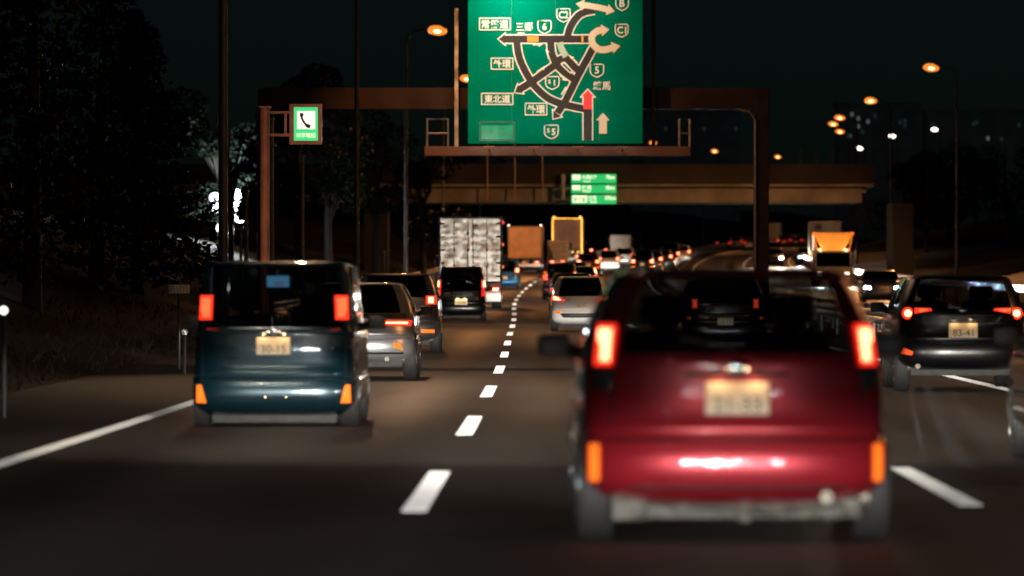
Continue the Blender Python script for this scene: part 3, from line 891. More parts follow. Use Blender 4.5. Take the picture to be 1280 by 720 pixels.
# ---------------------------------------------------------------- lorries
M_QUILT = mat('polished_steel', (.55, .535, .49), .25, 1.0, nscale=1.2, namt=.12, bump=.06, bscale=3.0)
M_TAN = mat('tan_panel', (.58, .37, .25), .5, .2, nscale=1.5, namt=.15)
M_TAN2 = mat('brown_panel', (.52, .27, .17), .55, .1, nscale=1.5, namt=.15)
M_GREYB = mat('grey_panel', (.34, .31, .29), .5, .2, nscale=2, namt=.15)
M_YLED = mat('yellow_marker_lamp', (.6, .4, .1), .3, emit=(1, .55, .08), estr=2.6)
M_WLED = mat('white_marker_lamp', (.6, .5, .4), .3, emit=(1, .8, .55), estr=5)
M_BUMP = mat('white_bumper', (.68, .66, .62), .5, nscale=4, namt=.2)
TG = 'lorries in the traffic jam'
DENT = .0042
def box_lorry(label, X, d, W, H, L, skin, floor=1.0, doors=True, frame=None, markers=None, bumper=M_BUMP, ribs=0, name='box_truck', cabp=P_WHITE, beam=2600, mud=False, corner_t=.05):
    root = thing(name, label, 'truck', (X, d, road_z(d)), heading(d), TG)
    h = W/2
    bm = bmesh.new()
    box(bm, -h, h, .06, L, floor, H, .02)
    obj('cargo_box', bm, skin, root)
    fm = frame or M_STEEL
    bm = bmesh.new()
    ct = corner_t
    box(bm, -h-.01, -h+ct, .0, .12, floor-.03, H+.01); box(bm, h-ct, h+.01, .0, .12, floor-.03, H+.01)
    box(bm, -h+ct, h-ct, .0, .12, H-ct, H+.01); box(bm, -h+ct, h-ct, .0, .12, floor-.03, floor+ct)
    obj('door_frame', bm, fm, root)
    if doors:
        for s in (-1, 1):
            bm = bmesh.new()
            x0, x1 = sorted((s*.022, s*(h-ct-.02)))
            # gently dished sheet
            N, K = 34, 70
            dr_ = random.Random(5+s)
            dents = []
            if skin == M_QUILT:
                for a_ in range(3):
                    for b_ in range(9):
                        dents.append((x0+(x1-x0)*(a_+.5)/3+dr_.uniform(-.09, .09), floor+.15+(H-floor-.3)*(b_+.5)/9+dr_.uniform(-.06, .06), dr_.uniform(.09, .17), dr_.uniform(.07, .12), dr_.choice((-1, 1, 1))*dr_.uniform(.005, .014)))
            def dent(x, z):
                return .035+sum(dp*math.exp(-((x-cx)/rx)**2-((z-cz)/rz)**2) for cx, cz, rx, rz, dp in dents)
            g = []
            for j in range(K+1):
                z_ = floor+ct+.02+(H-floor-2*ct-.04)*j/K
                g.append([bm.verts.new((x0+(x1-x0)*i/N, dent(x0+(x1-x0)*i/N, z_), z_)) for i in range(N+1)])
            for j in range(K):
                for i in range(N):
                    bm.faces.new((g[j][i], g[j][i+1], g[j+1][i+1], g[j+1][i]))
            dr = obj('rear_door', bm, skin, root, 60)
            bm = bmesh.new()
            for xx in (s*.10, s*(h*.52)):
                tube(bm, [(xx, .01, floor+.1), (xx, .01, H-.1)], .018, 6)
                for zz in (.25, .5, .75):
                    box(bm, xx-.05, xx+.05, -.005, .02, floor+(H-floor)*zz-.03, floor+(H-floor)*zz+.03)
            obj('lock_bar', bm, M_STEEL, dr)
            bm = bmesh.new()
            for zz in (.1, .3, .5, .7, .9):
                z_ = floor+(H-floor)*zz
                xa, xb = sorted((s*(h-ct-.16), s*(h-.02)))
                box(bm, xa, xb, -.012, .015, z_-.035, z_+.035)
            obj('hinge', bm, M_STEEL, dr)
    if ribs:
        bm = bmesh.new()
        for i in range(ribs):
            x = -h+W*(i+.5)/ribs
            box(bm, x-.03, x+.03, .03, .075, floor+.06, H-.06, .008)
        obj('panel_rib', bm, skin, root)
    # chassis, bumper, lamps, wheels
    bm = bmesh.new()
    box(bm, -.42, -.34, .3, L+1.6, .62, floor-.05); box(bm, .34, .42, .3, L+1.6, .62, floor-.05)
    obj('chassis', bm, M_BLK, root)
    bm = bmesh.new()
    box(bm, -h+.06, h-.06, .05, .17, .48, .68, .01)
    obj('rear_bumper', bm, bumper, root)
    if mud:
        for s in (-1, 1):
            bm = bmesh.new()
            a, b = sorted((s*(h-.62), s*(h-.05)))
            box(bm, a, b, .32, .35, .30, .98)
            obj('mud_flap', bm, M_BUMP, root)
    for s in (-1, 1):
        a, b = sorted((s*(h-.55), s*(h-.12)))
        tl = obj('tail_light', bx(a, b, .0, .06, .72, .86, bev=.01), M_TAIL, root)
        obj('lamp_core', bx(a+.12, b-.12, -.01, .0, .745, .835), M_CORE, tl)
    for s in (-1, 1):
        for y in (1.5, L+.7):
            wheel(root, s*(h-.22), y, .46, .38)
    pl = obj('number_plate', bx(-.20, .20, .0, .045, .70, .90, bev=.006), M_PLATE, root)
    # cab
    bm = bmesh.new()
    c0, c1 = L+.15, L+1.9
    prof_ = [(c0, .7), (c0, 2.25), (c0+.25, min(H-.3, 2.55)), (c1-.45, min(H-.3, 2.5)), (c1-.1, 1.5), (c1, 1.3), (c1, .5), (c0, .5)]
    L1 = [bm.verts.new((-h+.06, y, z)) for y, z in prof_]; R1 = [bm.verts.new((h-.06, y, z)) for y, z in prof_]
    bm.faces.new(L1); bm.faces.new(R1[::-1])
    for i in range(len(prof_)):
        j = (i+1) % len(prof_)
        bm.faces.new((L1[i], R1[i], R1[j], L1[j]))
    cab = obj('cab', bm, cabp, root)
    bm = bmesh.new()
    v = [bm.verts.new(p) for p in ((-h+.16, c1-.12+.012, 1.56), (h-.16, c1-.12+.012, 1.56), (h-.16, c1-.43+.012, 2.42), (-h+.16, c1-.43+.012, 2.42))]
    bm.faces.new(v)
    obj('windscreen', bm, M_GLSD, cab)
    for s in (-1, 1):
        bm = bmesh.new()
        box(bm, s*(h+.16)-.09, s*(h+.16)+.09, c1-.2, c1-.12, 1.75, 2.2, .02)
        tube(bm, [(s*(h-.08), c1-.3, 2.25), (s*(h+.16), c1-.16, 2.25)], .02, 6)
        obj('door_mirror', bm, M_BLK, cab)
        hl = obj('headlight', bx(s*(h-.4)-.15, s*(h-.4)+.15, c1, c1+.03, .62, .78, bev=.01), M_CLEAR, cab)
        if beam: spot('headlight_beam', (s*(h-.4), c1+.1, .7), (0, 1, -.02), beam, (1, .9, .75), 52, .9, .05, root)
    if markers == 'corners':
        for s in (-1, 1):
            obj('marker_lamp', bx(s*(h-.06)-.05, s*(h-.06)+.05, -.05, .0, H+.015, H+.10, bev=.01), M_WLED, root)
    if markers == 'outline':
        bm = bmesh.new()
        tube(bm, [(-h, -.03, floor+.3), (-h, -.03, H), (h, -.03, H), (h, -.03, floor-.3)], .055, 8)
        obj('light_strip', bm, M_YLED, root)
        for s in (-1, 1):
            obj('marker_lamp', bx(s*(h-.12)-.09, s*(h-.12)+.09, -.06, .0, H+.06, H+.18, bev=.01), M_YLED, root)
        for i in range(5):
            x = -.9+.45*i
            obj('marker_lamp', bx(x-.08, x+.08, -.02, .05, floor-.25, floor-.14, bev=.01), M_YLED, root)
    return root
tk = box_lorry('big polished silver box truck with dimpled reflective rear doors', (588-640)*243/FPX, 243, 2.55, 3.72, 6.0, M_QUILT, floor=1.05, mud=True, corner_t=.07)
# side equipment of the silver truck
bm = bmesh.new()
for k in range(3):
    box(bm, 1.28, 1.30, 1.0+k*1.8, 1.06+k*1.8, 1.1, 3.6)
obj('side_rail', bm, M_STEEL, tk)
for k in range(3):
    obj('marker_lamp', bx(1.28, 1.36, .25+k*.02, .33+k*.02, 3.45-k*.9, 3.56-k*.9, bev=.01), M_TAIL if k < 1 else M_AMB, tk)
# warning triangle on the mud flap side
bm = bmesh.new()
v = [bm.verts.new(p) for p in ((.55, .30, .70), (.95, .30, .70), (.75, .30, 1.0))]
f = bm.faces.new(v)
ex = bmesh.ops.extrude_face_region(bm, geom=[f])
bmesh.ops.translate(bm, vec=(0, -.02, 0), verts=[g for g in ex['geom'] if isinstance(g, bmesh.types.BMVert)])
obj('warning_triangle', bm, M_BLK, tk)
box_lorry('tan ribbed cargo truck with white lamps on its top corners', (656-640)*440/FPX, 440, 2.48, 3.45, 7, M_TAN, floor=1.1, doors=False, ribs=6, markers='corners')
box_lorry('tall brown truck outlined with a yellow light strip', (709-640)*500/FPX, 500, 2.42, 3.95, 7, M_TAN2, floor=1.35, doors=False, ribs=3, markers='outline')
box_lorry('small grey box truck in front of the yellow-lit truck', (697-640)*445/FPX, 445, 1.48, 2.35, 2.8, M_GREYB, floor=.75, doors=True, name='light_truck', frame=M_BUMP, beam=1500)
box_lorry('dark canvas-topped truck behind the small white hatchback far ahead', (775-640)*520/FPX, 520, 1.75, 2.5, 3.2, M_GREYB, floor=1.2, doors=False, ribs=0, name='light_truck', beam=0)
box_lorry('white truck far off, showing right of the gantry column', (965-640)*790/FPX, 790, 2.3, 3.1, 5, mat('lit_white_panel', (.75, .73, .68), .4, nscale=2), floor=1.0, doors=True, beam=0)
# oncoming orange truck
P_ORG = mat('orange_paint', (.72, .31, .025), .4, 0, .6, 5, .1)
def orange_truck():
    d = 352
    root = thing('cab_truck', 'oncoming orange truck with a flared orange roof shield over a dark windscreen', 'truck', ((1041.5-640)*d/FPX, d, road_z(d)), heading(d)+math.pi, 'oncoming lorries beyond the median')
    bm = bmesh.new()
    box(bm, -1.12, 1.12, -1.9, 0, .55, 2.1, .08)
    cab = obj('cab', bm, paint('dark_cab_paint', (.03, .022, .02), .2, .4), root)
    bm = bmesh.new()
    v = [bm.verts.new(p) for p in ((-1.0, .012, 1.18), (1.0, .012, 1.18), (.98, .012, 2.02), (-.98, .012, 2.02))]
    bm.faces.new(v)
    obj('windscreen', bm, M_GLSD, cab)
    # flared roof shield: wide at the top, with side cheeks and a base lip
    bm = bmesh.new()
    for y0, y1 in ((-.9, .0),):
        P = [(-.72, 2.28), (.72, 2.28), (1.14, 3.12), (-1.14, 3.12)]
        a = [bm.verts.new((x, y1+.02, z)) for x, z in P]; b = [bm.verts.new((x*.95, y0, z)) for x, z in P]
        bm.faces.new(a); bm.faces.new(b[::-1])
        for i in range(4):
            j = (i+1) % 4
            bm.faces.new((a[i], b[i], b[j], a[j]))
    obj('roof_shield', bm, P_ORG, root)
    obj('shield_base', bx(-.95, .95, -.8, .06, 2.12, 2.27, bev=.03), P_ORG, root)
    obj('shield_rim', bx(-1.2, 1.2, -.9, .05, 3.125, 3.2, bev=.02), P_ORG, root)
    for s in (-1, 1):
        obj('marker_lamp', bx(s*1.12-.1, s*1.12+.1, .05, .12, 3.08, 3.2, bev=.02), M_AMB, root)
        bm = bmesh.new()
        tube(bm, [(s*.95, -.2, 2.12), (s*1.13, -.2, 3.12)], .045, 8)
        obj('shield_strut', bm, P_ORG, root)
        obj('headlight', bx(s*.8-.14, s*.8+.14, .0, .03, .72, .86, bev=.01), mat('headlamp_lens_dim', (.6, .6, .6), .1, 0, 1, 30, .1, emit=(1, .9, .7), estr=2.0), cab)
        bm = bmesh.new()
        box(bm, s*1.3-.07, s*1.3+.07, -.12, -.04, 1.5, 2.15, .02)
        tube(bm, [(s*1.1, -.1, 2.0), (s*1.3, -.08, 2.0)], .02, 6)
        obj('door_mirror', bm, M_BUMP if s > 0 else M_BLK, cab)
        spot('headlight_beam', (s*.8, .1, .8), (0, 1, -.03), 3500, (1, .9, .75), 60, .9, .05, root)
        for y in (-1.1, -4.6):
            wheel(root, s*.95, y, .44, .34)
        point('added_shield_lamp', (s*.75, .75, 2.15), 26, (1, .8, .5), .05, root)  # added lamps on stalks that brighten the roof shield
        obj('added_shield_lamp', bx(s*.75-.06, s*.75+.06, .70, .80, 2.02, 2.09, bev=.015), M_SHADE, root)
        obj('added_lamp_stalk', tb([(s*.75, -.05, 2.05), (s*.75, .72, 2.03)], .018, 6), M_SHADE, root)
    obj('white_side_panel', bx(1.14, 1.22, -.3, .05, 2.15, 3.05, bev=.02), mat('painted_lit_edge', (.8, .78, .72), .4, nscale=3, emit=(1, .9, .75), estr=.5), root)  # lit edge painted in: the panel glows without being a lamp
    obj('chassis', bx(-.45, .45, -6, -.2, .6, .85), M_BLK, root)
    obj('load_bed', bx(-1.1, 1.1, -6.2, -2.0, .9, 1.6, bev=.03), P_ORG, root)
    obj('bumper', bx(-1.14, 1.14, -.15, .06, .38, .56, bev=.03), M_BLK, root)
orange_truck()
def container_truck():
    d = 470
    root = thing('container_truck', 'oncoming white container truck behind the orange truck', 'truck', ((1032-640)*d/FPX, d, road_z(d)), heading(d)+math.pi, 'oncoming lorries beyond the median')
    cb = obj('container', bx(-1.25, 1.25, -8, -1.9, 1.1, 3.75, bev=.03), mat('container_white', (.55, .53, .50), .5, nscale=1.2, namt=.15), root)
    bm = bmesh.new()
    for zz in (3.2, 3.32, 3.44):
        tube(bm, [(.55+.28*math.cos(a*.785), -1.885, zz+.09*math.sin(a*.785)) for a in range(8)], .035, 5)
    obj('emblem', bm, M_BLK, cb)
    cab = obj('cab', bx(-1.15, 1.15, -1.8, 0, .55, 2.6, bev=.08), P_GREY, root)
    obj('windscreen', bx(-1.0, 1.0, -.01, .012, 1.5, 2.4), M_GLSD, cab)
    for s in (-1, 1):
        obj('headlight', bx(s*.8-.12, s*.8+.12, .0, .03, .75, .9, bev=.01), M_CLEAR, cab)
        obj('roof_lamp', bx(s*.35-.45, s*.35-.25, -.3, -.2, 2.62, 2.74, bev=.02), M_WLED, cab)
        for y in (-1.0, -6.5):
            wheel(root, s*.98, y, .46, .36)
    obj('chassis', bx(-.45, .45, -7.8, -.2, .6, 1.08), M_BLK, root)
container_truck()

# ---------------------------------------------------------------- street lamps
NA = (1.0, .40, .125)
def street_lamp(label, d, off_pole, arm, power, H=12.0, col=NA, cone=92, lit=True, lens=M_LENS, back=0.0, group='sodium street lamps along the motorway', z=None):
    b = rp(off_pole, d)
    if off_pole < -6.4: b.z += .1
    root = thing('street_lamp', label, 'street lamp', b, 0, group)
    obj('pole', tb([(0, 0, -.5), (0, 0, 3), (0, 0, H-.6)], .11, 10, .06), M_POLE, root, 60)
    pts = [(0, 0, H-.62), (arm*.08, 0, H-.25), (arm*.35, 0, H-.02), (arm, 0, H+.08)]
    obj('arm', tb(pts, .05, 8, .035), M_POLE, root, 60)
    bm = bmesh.new()
    bmesh.ops.create_uvsphere(bm, u_segments=16, v_segments=8, radius=1, matrix=Matrix.Translation((arm, 0, H+.09)) @ Matrix.Diagonal((.42, .19, .11, 1)))
    hd = obj('lamp_head', bm, M_SHADE, root, 60)
    bm = bmesh.new()
    bmesh.ops.create_uvsphere(bm, u_segments=16, v_segments=8, radius=1, matrix=Matrix.Translation((arm+.02, 0, H+.0)) @ Matrix.Rotation(math.radians(6), 4, 'Y') @ Matrix.Diagonal((.44, .26, .22, 1)))
    ln = obj('lens', bm, lens if lit else M_CLEAR, hd, 60)
    if lens == M_LENS:
        bm = bmesh.new()
        bmesh.ops.create_uvsphere(bm, u_segments=16, v_segments=8, radius=1, matrix=Matrix.Translation((arm+.02, 0, H-.03)) @ Matrix.Rotation(math.radians(6), 4, 'Y') @ Matrix.Diagonal((.34, .275, .15, 1)))
        obj('lamp_core', bm, M_BULB, ln, 60)
    if lit and power:
        for ydir in (-1, 1):                      # thrown both ways along the road, cut off behind the pole
            spot('lamp_light', (arm, 0, H-.30), (math.copysign(.55, arm), ydir*.95, -1), power*(1-ydir*back), col, cone, .5 if cone > 70 else .8, .12, root)
    return root
SGN = 1
lamps_left = [
    (20, 'street lamp on the near left verge, outside the picture', 90),
    (45, 'added unseen street lamp on the near left verge, brightening the road ahead', 4000),  # added lamp without a real source, for the grey pool on the road
    (103, 'tall street lamp rising left of the emergency phone sign', 5200),
    (183, 'street lamp with its pole between the phone sign and the gantry, head above the picture', 5000),
    (263, 'glowing orange street lamp left of the big green sign, higher of two', 5000),
    (343, 'glowing orange street lamp peeping out at the left edge of the green sign', 2600),
    (425, 'street lamp hidden by the green sign, its light falling on the queue', 9000),
]
for d, lb, pw in lamps_left:
    street_lamp(lb, d, -4.75, 1.35, pw, col={20: (1, .70, .40), 45: (1, .80, .60), 103: (1, .60, .34)}.get(d, NA), back={20: .6, 45: -.97, 103: -.1, 343: .92}.get(d, 0), cone={45: 64, 103: 80}.get(d, 92))
lamps_right = [
    (80, 'street lamp beyond the opposite carriageway, outside the right edge', 5000, 22.0),
    (160, 'second street lamp beyond the opposite carriageway, outside the right edge', 5000, 22.0),
    (240, 'thin unlit-looking pole at the far right with its lamp above the picture', 5000, 22.8),
    (320, 'brightest orange street lamp, highest at the right', 42000, 23.2),
    (405, 'second highest orange street lamp at the right', 5000, 23.6),
    (478, 'upper of two close orange lamps above the overpass end', 6000, 23.4),
    (512, 'lower of two close orange lamps above the overpass end', 6000, 23.4),
    (560, 'orange lamp just right of the pair above the overpass end', 6000, 24.4),
]
for d, lb, pw, off in lamps_right:
    street_lamp(lb, d, off, -1.4, pw)
for d, lb, px, hh in ((650, 'orange lamp below the right corner of the gantry walkway', 816, 12.0), (690, 'larger orange lamp between the walkway and the gantry column', 893, 11.5), (760, 'orange lamp right of the gantry column above the overpass', 972, 11.5)):
    street_lamp(lb, d, fx(px, d)-road_x(d)-1.3, 1.3, 2500, H=hh)
for d, lb, px, hh in ((800, 'small white lamp furthest from the road above the dark trees', 1168, 15.5), (790, 'small white lamp left of the furthest white one', 1115, 14.5), (800, 'tiny white lamp under the orange lamps by the overpass end', 1074, 13.0)):
    street_lamp(lb, d, fx(px, d)-road_x(d)+.8, -.8, 0, H=hh, lens=M_LENSW, group='white lamps far off')

# headlights of following traffic and the own car, plus added unseen ones for glints
for (x, y, z, pw, c, cu) in ((-.72, 1.6, .66, 26000, (1, .96, .92), .35), (.72, 1.6, .66, 26000, (1, .96, .92), .35), (4.25, 12, .66, 3000, (.92, .94, 1), .3), (5.5, 12, .66, 3000, (.92, .94, 1), .3), (-2.95, 14, .68, 4500, (1, .95, .9), .3), (-1.7, 14, .68, 4500, (1, .95, .9), .3),
                         (-3.3, -9, .7, 12000, (1, .95, .88), .3), (-2.0, -9, .7, 12000, (1, .95, .88), .3),
                         (3.9, -16, .72, 13000, (.88, .93, 1), .3), (5.2, -16, .72, 13000, (.88, .93, 1), .3), (.2, -34, .75, 15000, (1, .9, .8), .4), (1.5, -34, .75, 15000, (1, .9, .8), .4),
                         (4.1, -48, .9, 15000, (.95, .9, 1), .3), (5.6, -48, .9, 15000, (.95, .9, 1), .3), (2.3, -24, 1.0, 9000, (1, .92, .85), .2), (-1.4, -62, .8, 14000, (1, .95, .9), .2), (6.9, 4, .7, 5000, (.9, .92, 1), .3), (8.2, 4, .7, 5000, (.9, .92, 1), .3)):
    low_beam('unseen_headlight', (x, y, z), pw, c, None, cu, yaw=.012, glare=.045)

# ---------------------------------------------------------------- gantry with the map sign
GDIST = 190.0
PX = GDIST/FPX
gz = EYE
def GX(px): return (px-640)*PX
def GZ(py): return EYE+(360-py)*PX
ga = thing('gantry', 'dark steel gantry with walkway spanning the road under the big green sign', 'sign gantry', (0, GDIST, 0))
def gobj(name, bm, m, parent=ga, sm=None): return obj(name, bm, m, parent, sm)
gobj('column', bx(GX(943), GX(962), .35, .85, road_z(190)-.2, GZ(110), bev=.03), M_GANT)
gobj('column', bx(GX(322), GX(341), .35, .85, road_z(190)-.2, GZ(110), bev=.03), M_GANT)
gobj('girder', bx(GX(330), GX(958), .40, .80, GZ(136), GZ(109), bev=.02), mat('girder_paint', (.019, .0125, .009), .75, 0, spec=.03, nscale=1.2, namt=.3))
bm = bmesh.new()
tube(bm, [(GX(944.5), .31, GZ(345)), (GX(944.5), .31, GZ(150)), (GX(938), .31, GZ(140)), (GX(925), .31, GZ(137))], .035, 8)
gobj('cable_pipe', bm, M_STEEL)
gobj('walkway', bx(GX(531), GX(862), -.55, .30, GZ(195), GZ(183.5), bev=.01), mat('walkway_paint', (.075, .036, .026), .55, .2, nscale=1.5, namt=.3))
for a, b in ((534, 560), (849, 862)):
    for y in (-.5, .25):
        bm = bmesh.new()
        tube(bm, [(GX(a), y, GZ(184)), (GX(a), y, GZ(149)), (GX(b), y, GZ(149)), (GX(b), y, GZ(184))], .03, 8)
        tube(bm, [(GX(a), y, GZ(167)), (GX(b), y, GZ(167))], .022, 8)
        gobj('handrail', bm, M_STEEL)
M_WEAT = mat('weathered_white', (.22, .20, .17), .6, .2, nscale=2.2, namt=.9)
for px in (570.5, 817):
    gobj('upright', bx(GX(px)-.06, GX(px)+.06, .14, .27, GZ(183), GZ(10 if px < 700 else -12), bev=.01), M_WEAT if px < 700 else M_GANT)
    gobj('bracket', bx(GX(px)-.05, GX(px)+.05, .27, .41, GZ(128), GZ(118)), M_GANT)
# the sign
sg = thing('direction_sign', 'huge green road map sign with black route lines hung on the gantry', 'road sign', (0, GDIST-.35, 0))
SGREEN = mat('sign_green', (.0, .125, .078), .6, nscale=.9, namt=.10, spec=.0)
SW = mat('sign_white', (.62, .66, .62), .5, nscale=3, namt=.06)
SB = mat('sign_black', (.008, .009, .010), .6, nscale=3)
SBE = mat('sign_beige', (.52, .48, .36), .5, nscale=3, namt=.06)
SOR = mat('led_orange', (.3, .12, .02), .4, emit=(1, .33, .03), estr=.75)
SRED = mat('led_red', (.3, .02, .02), .4, emit=(1, .03, .03), estr=1.1)
SLG = mat('sign_lightgreen', (.30, .42, .36), .5, nscale=3, namt=.08)
board = obj('panel', bx(GX(585), GX(803), -.06, .06, GZ(180), GZ(-12), bev=.012), SGREEN, sg)
bm = bmesh.new()
for a, b, c_, e in ((599, 644, 152, 154), (599, 644, 175, 177), (599, 601, 154, 175), (642, 644, 154, 175)):
    box(bm, GX(a), GX(b), -.075, -.055, GZ(e), GZ(c_))
obj('hatch_frame', bm, mat('sign_green_dark', (.0, .10, .055), .5), board)
obj('hatch', bx(GX(601.5), GX(641.5), -.070, -.055, GZ(174.5), GZ(157)), mat('sign_green_hatch', (.0, .20, .11), .35, nscale=6, namt=.25), board)
bm = bmesh.new()
for k in range(1, 4):
    xx = GX(585+218*k/4)
    box(bm, xx-.006, xx+.006, -.0625, -.058, GZ(179.5), GZ(-11.5))
obj('panel_joint', bm, mat('sign_green_joint', (.0, .11, .065), .5), board)
LY = [-.066]
def ribbon(bm, pts, wpx, mi, y, closed=False):
    pts = [Vector((GX(a), GZ(b))) for a, b in pts]
    hw = wpx*PX/2
    n = len(pts)
    L1, R1 = [], []
    for i in range(n):
        a = pts[max(0, i-1)]; b = pts[min(n-1, i+1)]
        t_ = (b-a).normalized(); nn = Vector((-t_.y, t_.x))
        L1.append(bm.verts.new((pts[i].x+nn.x*hw, y, pts[i].y+nn.y*hw))); R1.append(bm.verts.new((pts[i].x-nn.x*hw, y, pts[i].y-nn.y*hw)))
    for i in range(n-1):
        bm.faces.new((L1[i], L1[i+1], R1[i+1], R1[i])).material_index = mi
def polyg(bm, pts, mi, y):
    bm.faces.new([bm.verts.new((GX(a), y, GZ(b))) for a, b in pts]).material_index = mi
def smooth_pts(p, k=5):
    out = []
    for i in range(len(p)-1):
        p0, p1, p2, p3 = p[max(0, i-1)], p[i], p[i+1], p[min(len(p)-1, i+2)]
        for j in range(k):
            t_ = j/k
            out.append(tuple(.5*(2*p1[c]+(p2[c]-p0[c])*t_+(2*p0[c]-5*p1[c]+4*p2[c]-p3[c])*t_*t_+(3*p1[c]-p0[c]-3*p2[c]+p3[c])*t_**3) for c in (0, 1)))
    return out+[p[-1]]
def arrow(tip, frm, hw, hl):
    d_ = (Vector(tip)-Vector(frm)).normalized(); n_ = Vector((-d_.y, d_.x)); t_ = Vector(tip); b_ = t_-d_*hl
    return [tuple(t_), tuple(b_+n_*hw), tuple(b_-n_*hw)]
routes = [
    [(630, 49.5), (737, 49.5)],
    smooth_pts([(645.6, 50), (648, 68), (653.7, 84), (665, 104), (677, 117), (688, 125), (702, 130.4), (713, 133), (734.5, 137.5)]),
    [(734.5, 118), (734.5, 176)],
    [(650, 112), (664.5, 103), (693.5, 82)],
    smooth_pts([(688, 50), (689.6, 66.4), (695, 81)]),
    smooth_pts([(693, 82), (698.5, 76), (704, 73.5), (709.5, 75), (716.5, 83), (722.5, 88.5)]),
    smooth_pts([(694, 80), (703, 89), (717, 99.5)]),
    [(741.5, 60), (723.5, 93), (706, 128), (696.5, 142)],
    smooth_pts([(708.5, 49), (713, 34), (722, 21), (732, 15.5), (743, 13.5)]),
]
bw = bmesh.new(); bb = bmesh.new()
for k, r in enumerate(routes):
    wpx = 10.5 if k == 2 else 9.0
    ribbon(bw, r, wpx+3.0, 0, -.0640-.0003*k)
    ribbon(bb, r, wpx, 0, -.0685-.0003*k)
heads = [((623, 49.5), (640, 49.5)), ((643.5, 116), (660, 106)), ((691.5, 149), (701, 136))]
for k, (tp_, fr_) in enumerate(heads):
    d_ = (Vector(tp_)-Vector(fr_)).normalized()
    polyg(bw, arrow(tuple(Vector(tp_)+d_*1.6), fr_, 9.2, 11.0), 0, -.0671-.0002*k)
    polyg(bb, arrow(tp_, fr_, 6.3, 8.2), 0, -.0721-.0002*k)
polyg(bw, [(734.5, 110.5), (745, 122.5), (724, 122.5)], 0, -.0678)
obj('route_outline', bw, SW, board); obj('route_band', bb, SB, board)
# lit sections
bl = bmesh.new()
polyg(bl, [(659, 46), (673, 46), (673, 53), (659, 53)], 0, -.0745); polyg(bl, [(726.7, 46), (729, 46), (729, 53), (726.7, 53)], 0, -.0745)
obj('amber_section', bl, SOR, board)
bl = bmesh.new()
polyg(bl, [(729.3, 136.8), (739.7, 136.8), (739.7, 121), (729.3, 121)], 0, -.0745)
polyg(bl, [(734.5, 113), (742, 121), (727, 121)], 0, -.0748)
obj('red_section', bl, SRED, board)
be = bmesh.new()
cpts = smooth_pts([(753, 38.5), (747, 39.3), (741, 44), (739.5, 50), (741.5, 56.5), (748, 62), (756, 62.8), (766, 60)])
ribbon(be, cpts, 8.5, 0, -.0755)
polyg(be, arrow((761.5, 37.5), (750, 38.8), 7.5, 10), 0, -.0760); polyg(be, arrow((775.5, 58), (764, 60.4), 7.5, 11), 0, -.0763)
obj('beige_arrow', be, SBE, board); be = bmesh.new()
ribbon(be, smooth_pts([(726, 6.5), (745, 9.5), (762, 13.5)]), 7.5, 0, -.0755)
polyg(be, arrow((719.5, 5.3), (730, 7.2), 7, 10), 0, -.0766); polyg(be, arrow((768.5, 15.2), (757, 12.3), 7, 10), 0, -.0769)
obj('beige_arrow', be, SBE, board); be = bmesh.new()
polyg(be, [(748.6, 167.5), (758.4, 167.5), (758.4, 150), (748.6, 150)], 0, -.0755); polyg(be, [(753.4, 141.5), (762.3, 151), (744.6, 151)], 0, -.0758)
obj('beige_arrow', be, SBE, board)
bg_ = bmesh.new()
ribbon(bg_, smooth_pts([(699.5, 53.5), (702, 62), (707.5, 71.5)]), 8.0, 0, -.0772)
obj('pale_section', bg_, SLG, board)
bt = bmesh.new()
mini = [((666, 56.5), (678, 56)), ((686, 74.5), (682.5, 62)), ((671, 90.5), (681.5, 83.5)), ((721.5, 79), (712, 71)), ((699.5, 94), (708, 101.5)), ((701.5, 119), (707.5, 109)), ((647, 42), (656, 42.5))]
for k, (a, b) in enumerate(mini):
    ribbon(bt, [a, b], 1.7, 0, -.078)
    v_ = (Vector(b)-Vector(a)).normalized(); n_ = Vector((-v_.y, v_.x))
    polyg(bt, [b, tuple(Vector(b)-v_*5+n_*3.2), tuple(Vector(b)-v_*4.2)], 0, -.0784)
# slit of green between the two parallel ramps
def frame(x0, x1, y0, y1, t_=1.1):
    for a, b, c_, e in ((x0, x1, y0, y0+t_), (x0, x1, y1-t_, y1), (x0, x0+t_, y0+t_, y1-t_), (x1-t_, x1, y0+t_, y1-t_)):
        polyg(bt, [(a, c_), (b, c_), (b, e), (a, e)], 0, -.078)
def word(s, x0, x1, y0, y1, wt_=.012):
    text_into(bt, s, GX((x0+x1)/2), GZ((y0+y1)/2), (y1-y0)*PX, -.0788, (x1-x0)*PX, 0, sx=1.0, weight=wt_)
frame(599, 638.5, 23, 38.6); word('常磐道', 602, 635.5, 25.4, 36.4)
word('三郷', 645, 666, 28.5, 39.8)
frame(613.6, 641.6, 72.7, 87.6); word('外環', 616.5, 638.8, 75, 85.4)
frame(601.6, 641.6, 116.6, 131.6); word('東北道', 604.5, 638.7, 119, 129.3)
frame(656, 684, 129, 144.7); word('外環', 659, 681, 131.5, 142.5)
word('練馬', 741, 763, 102, 113)
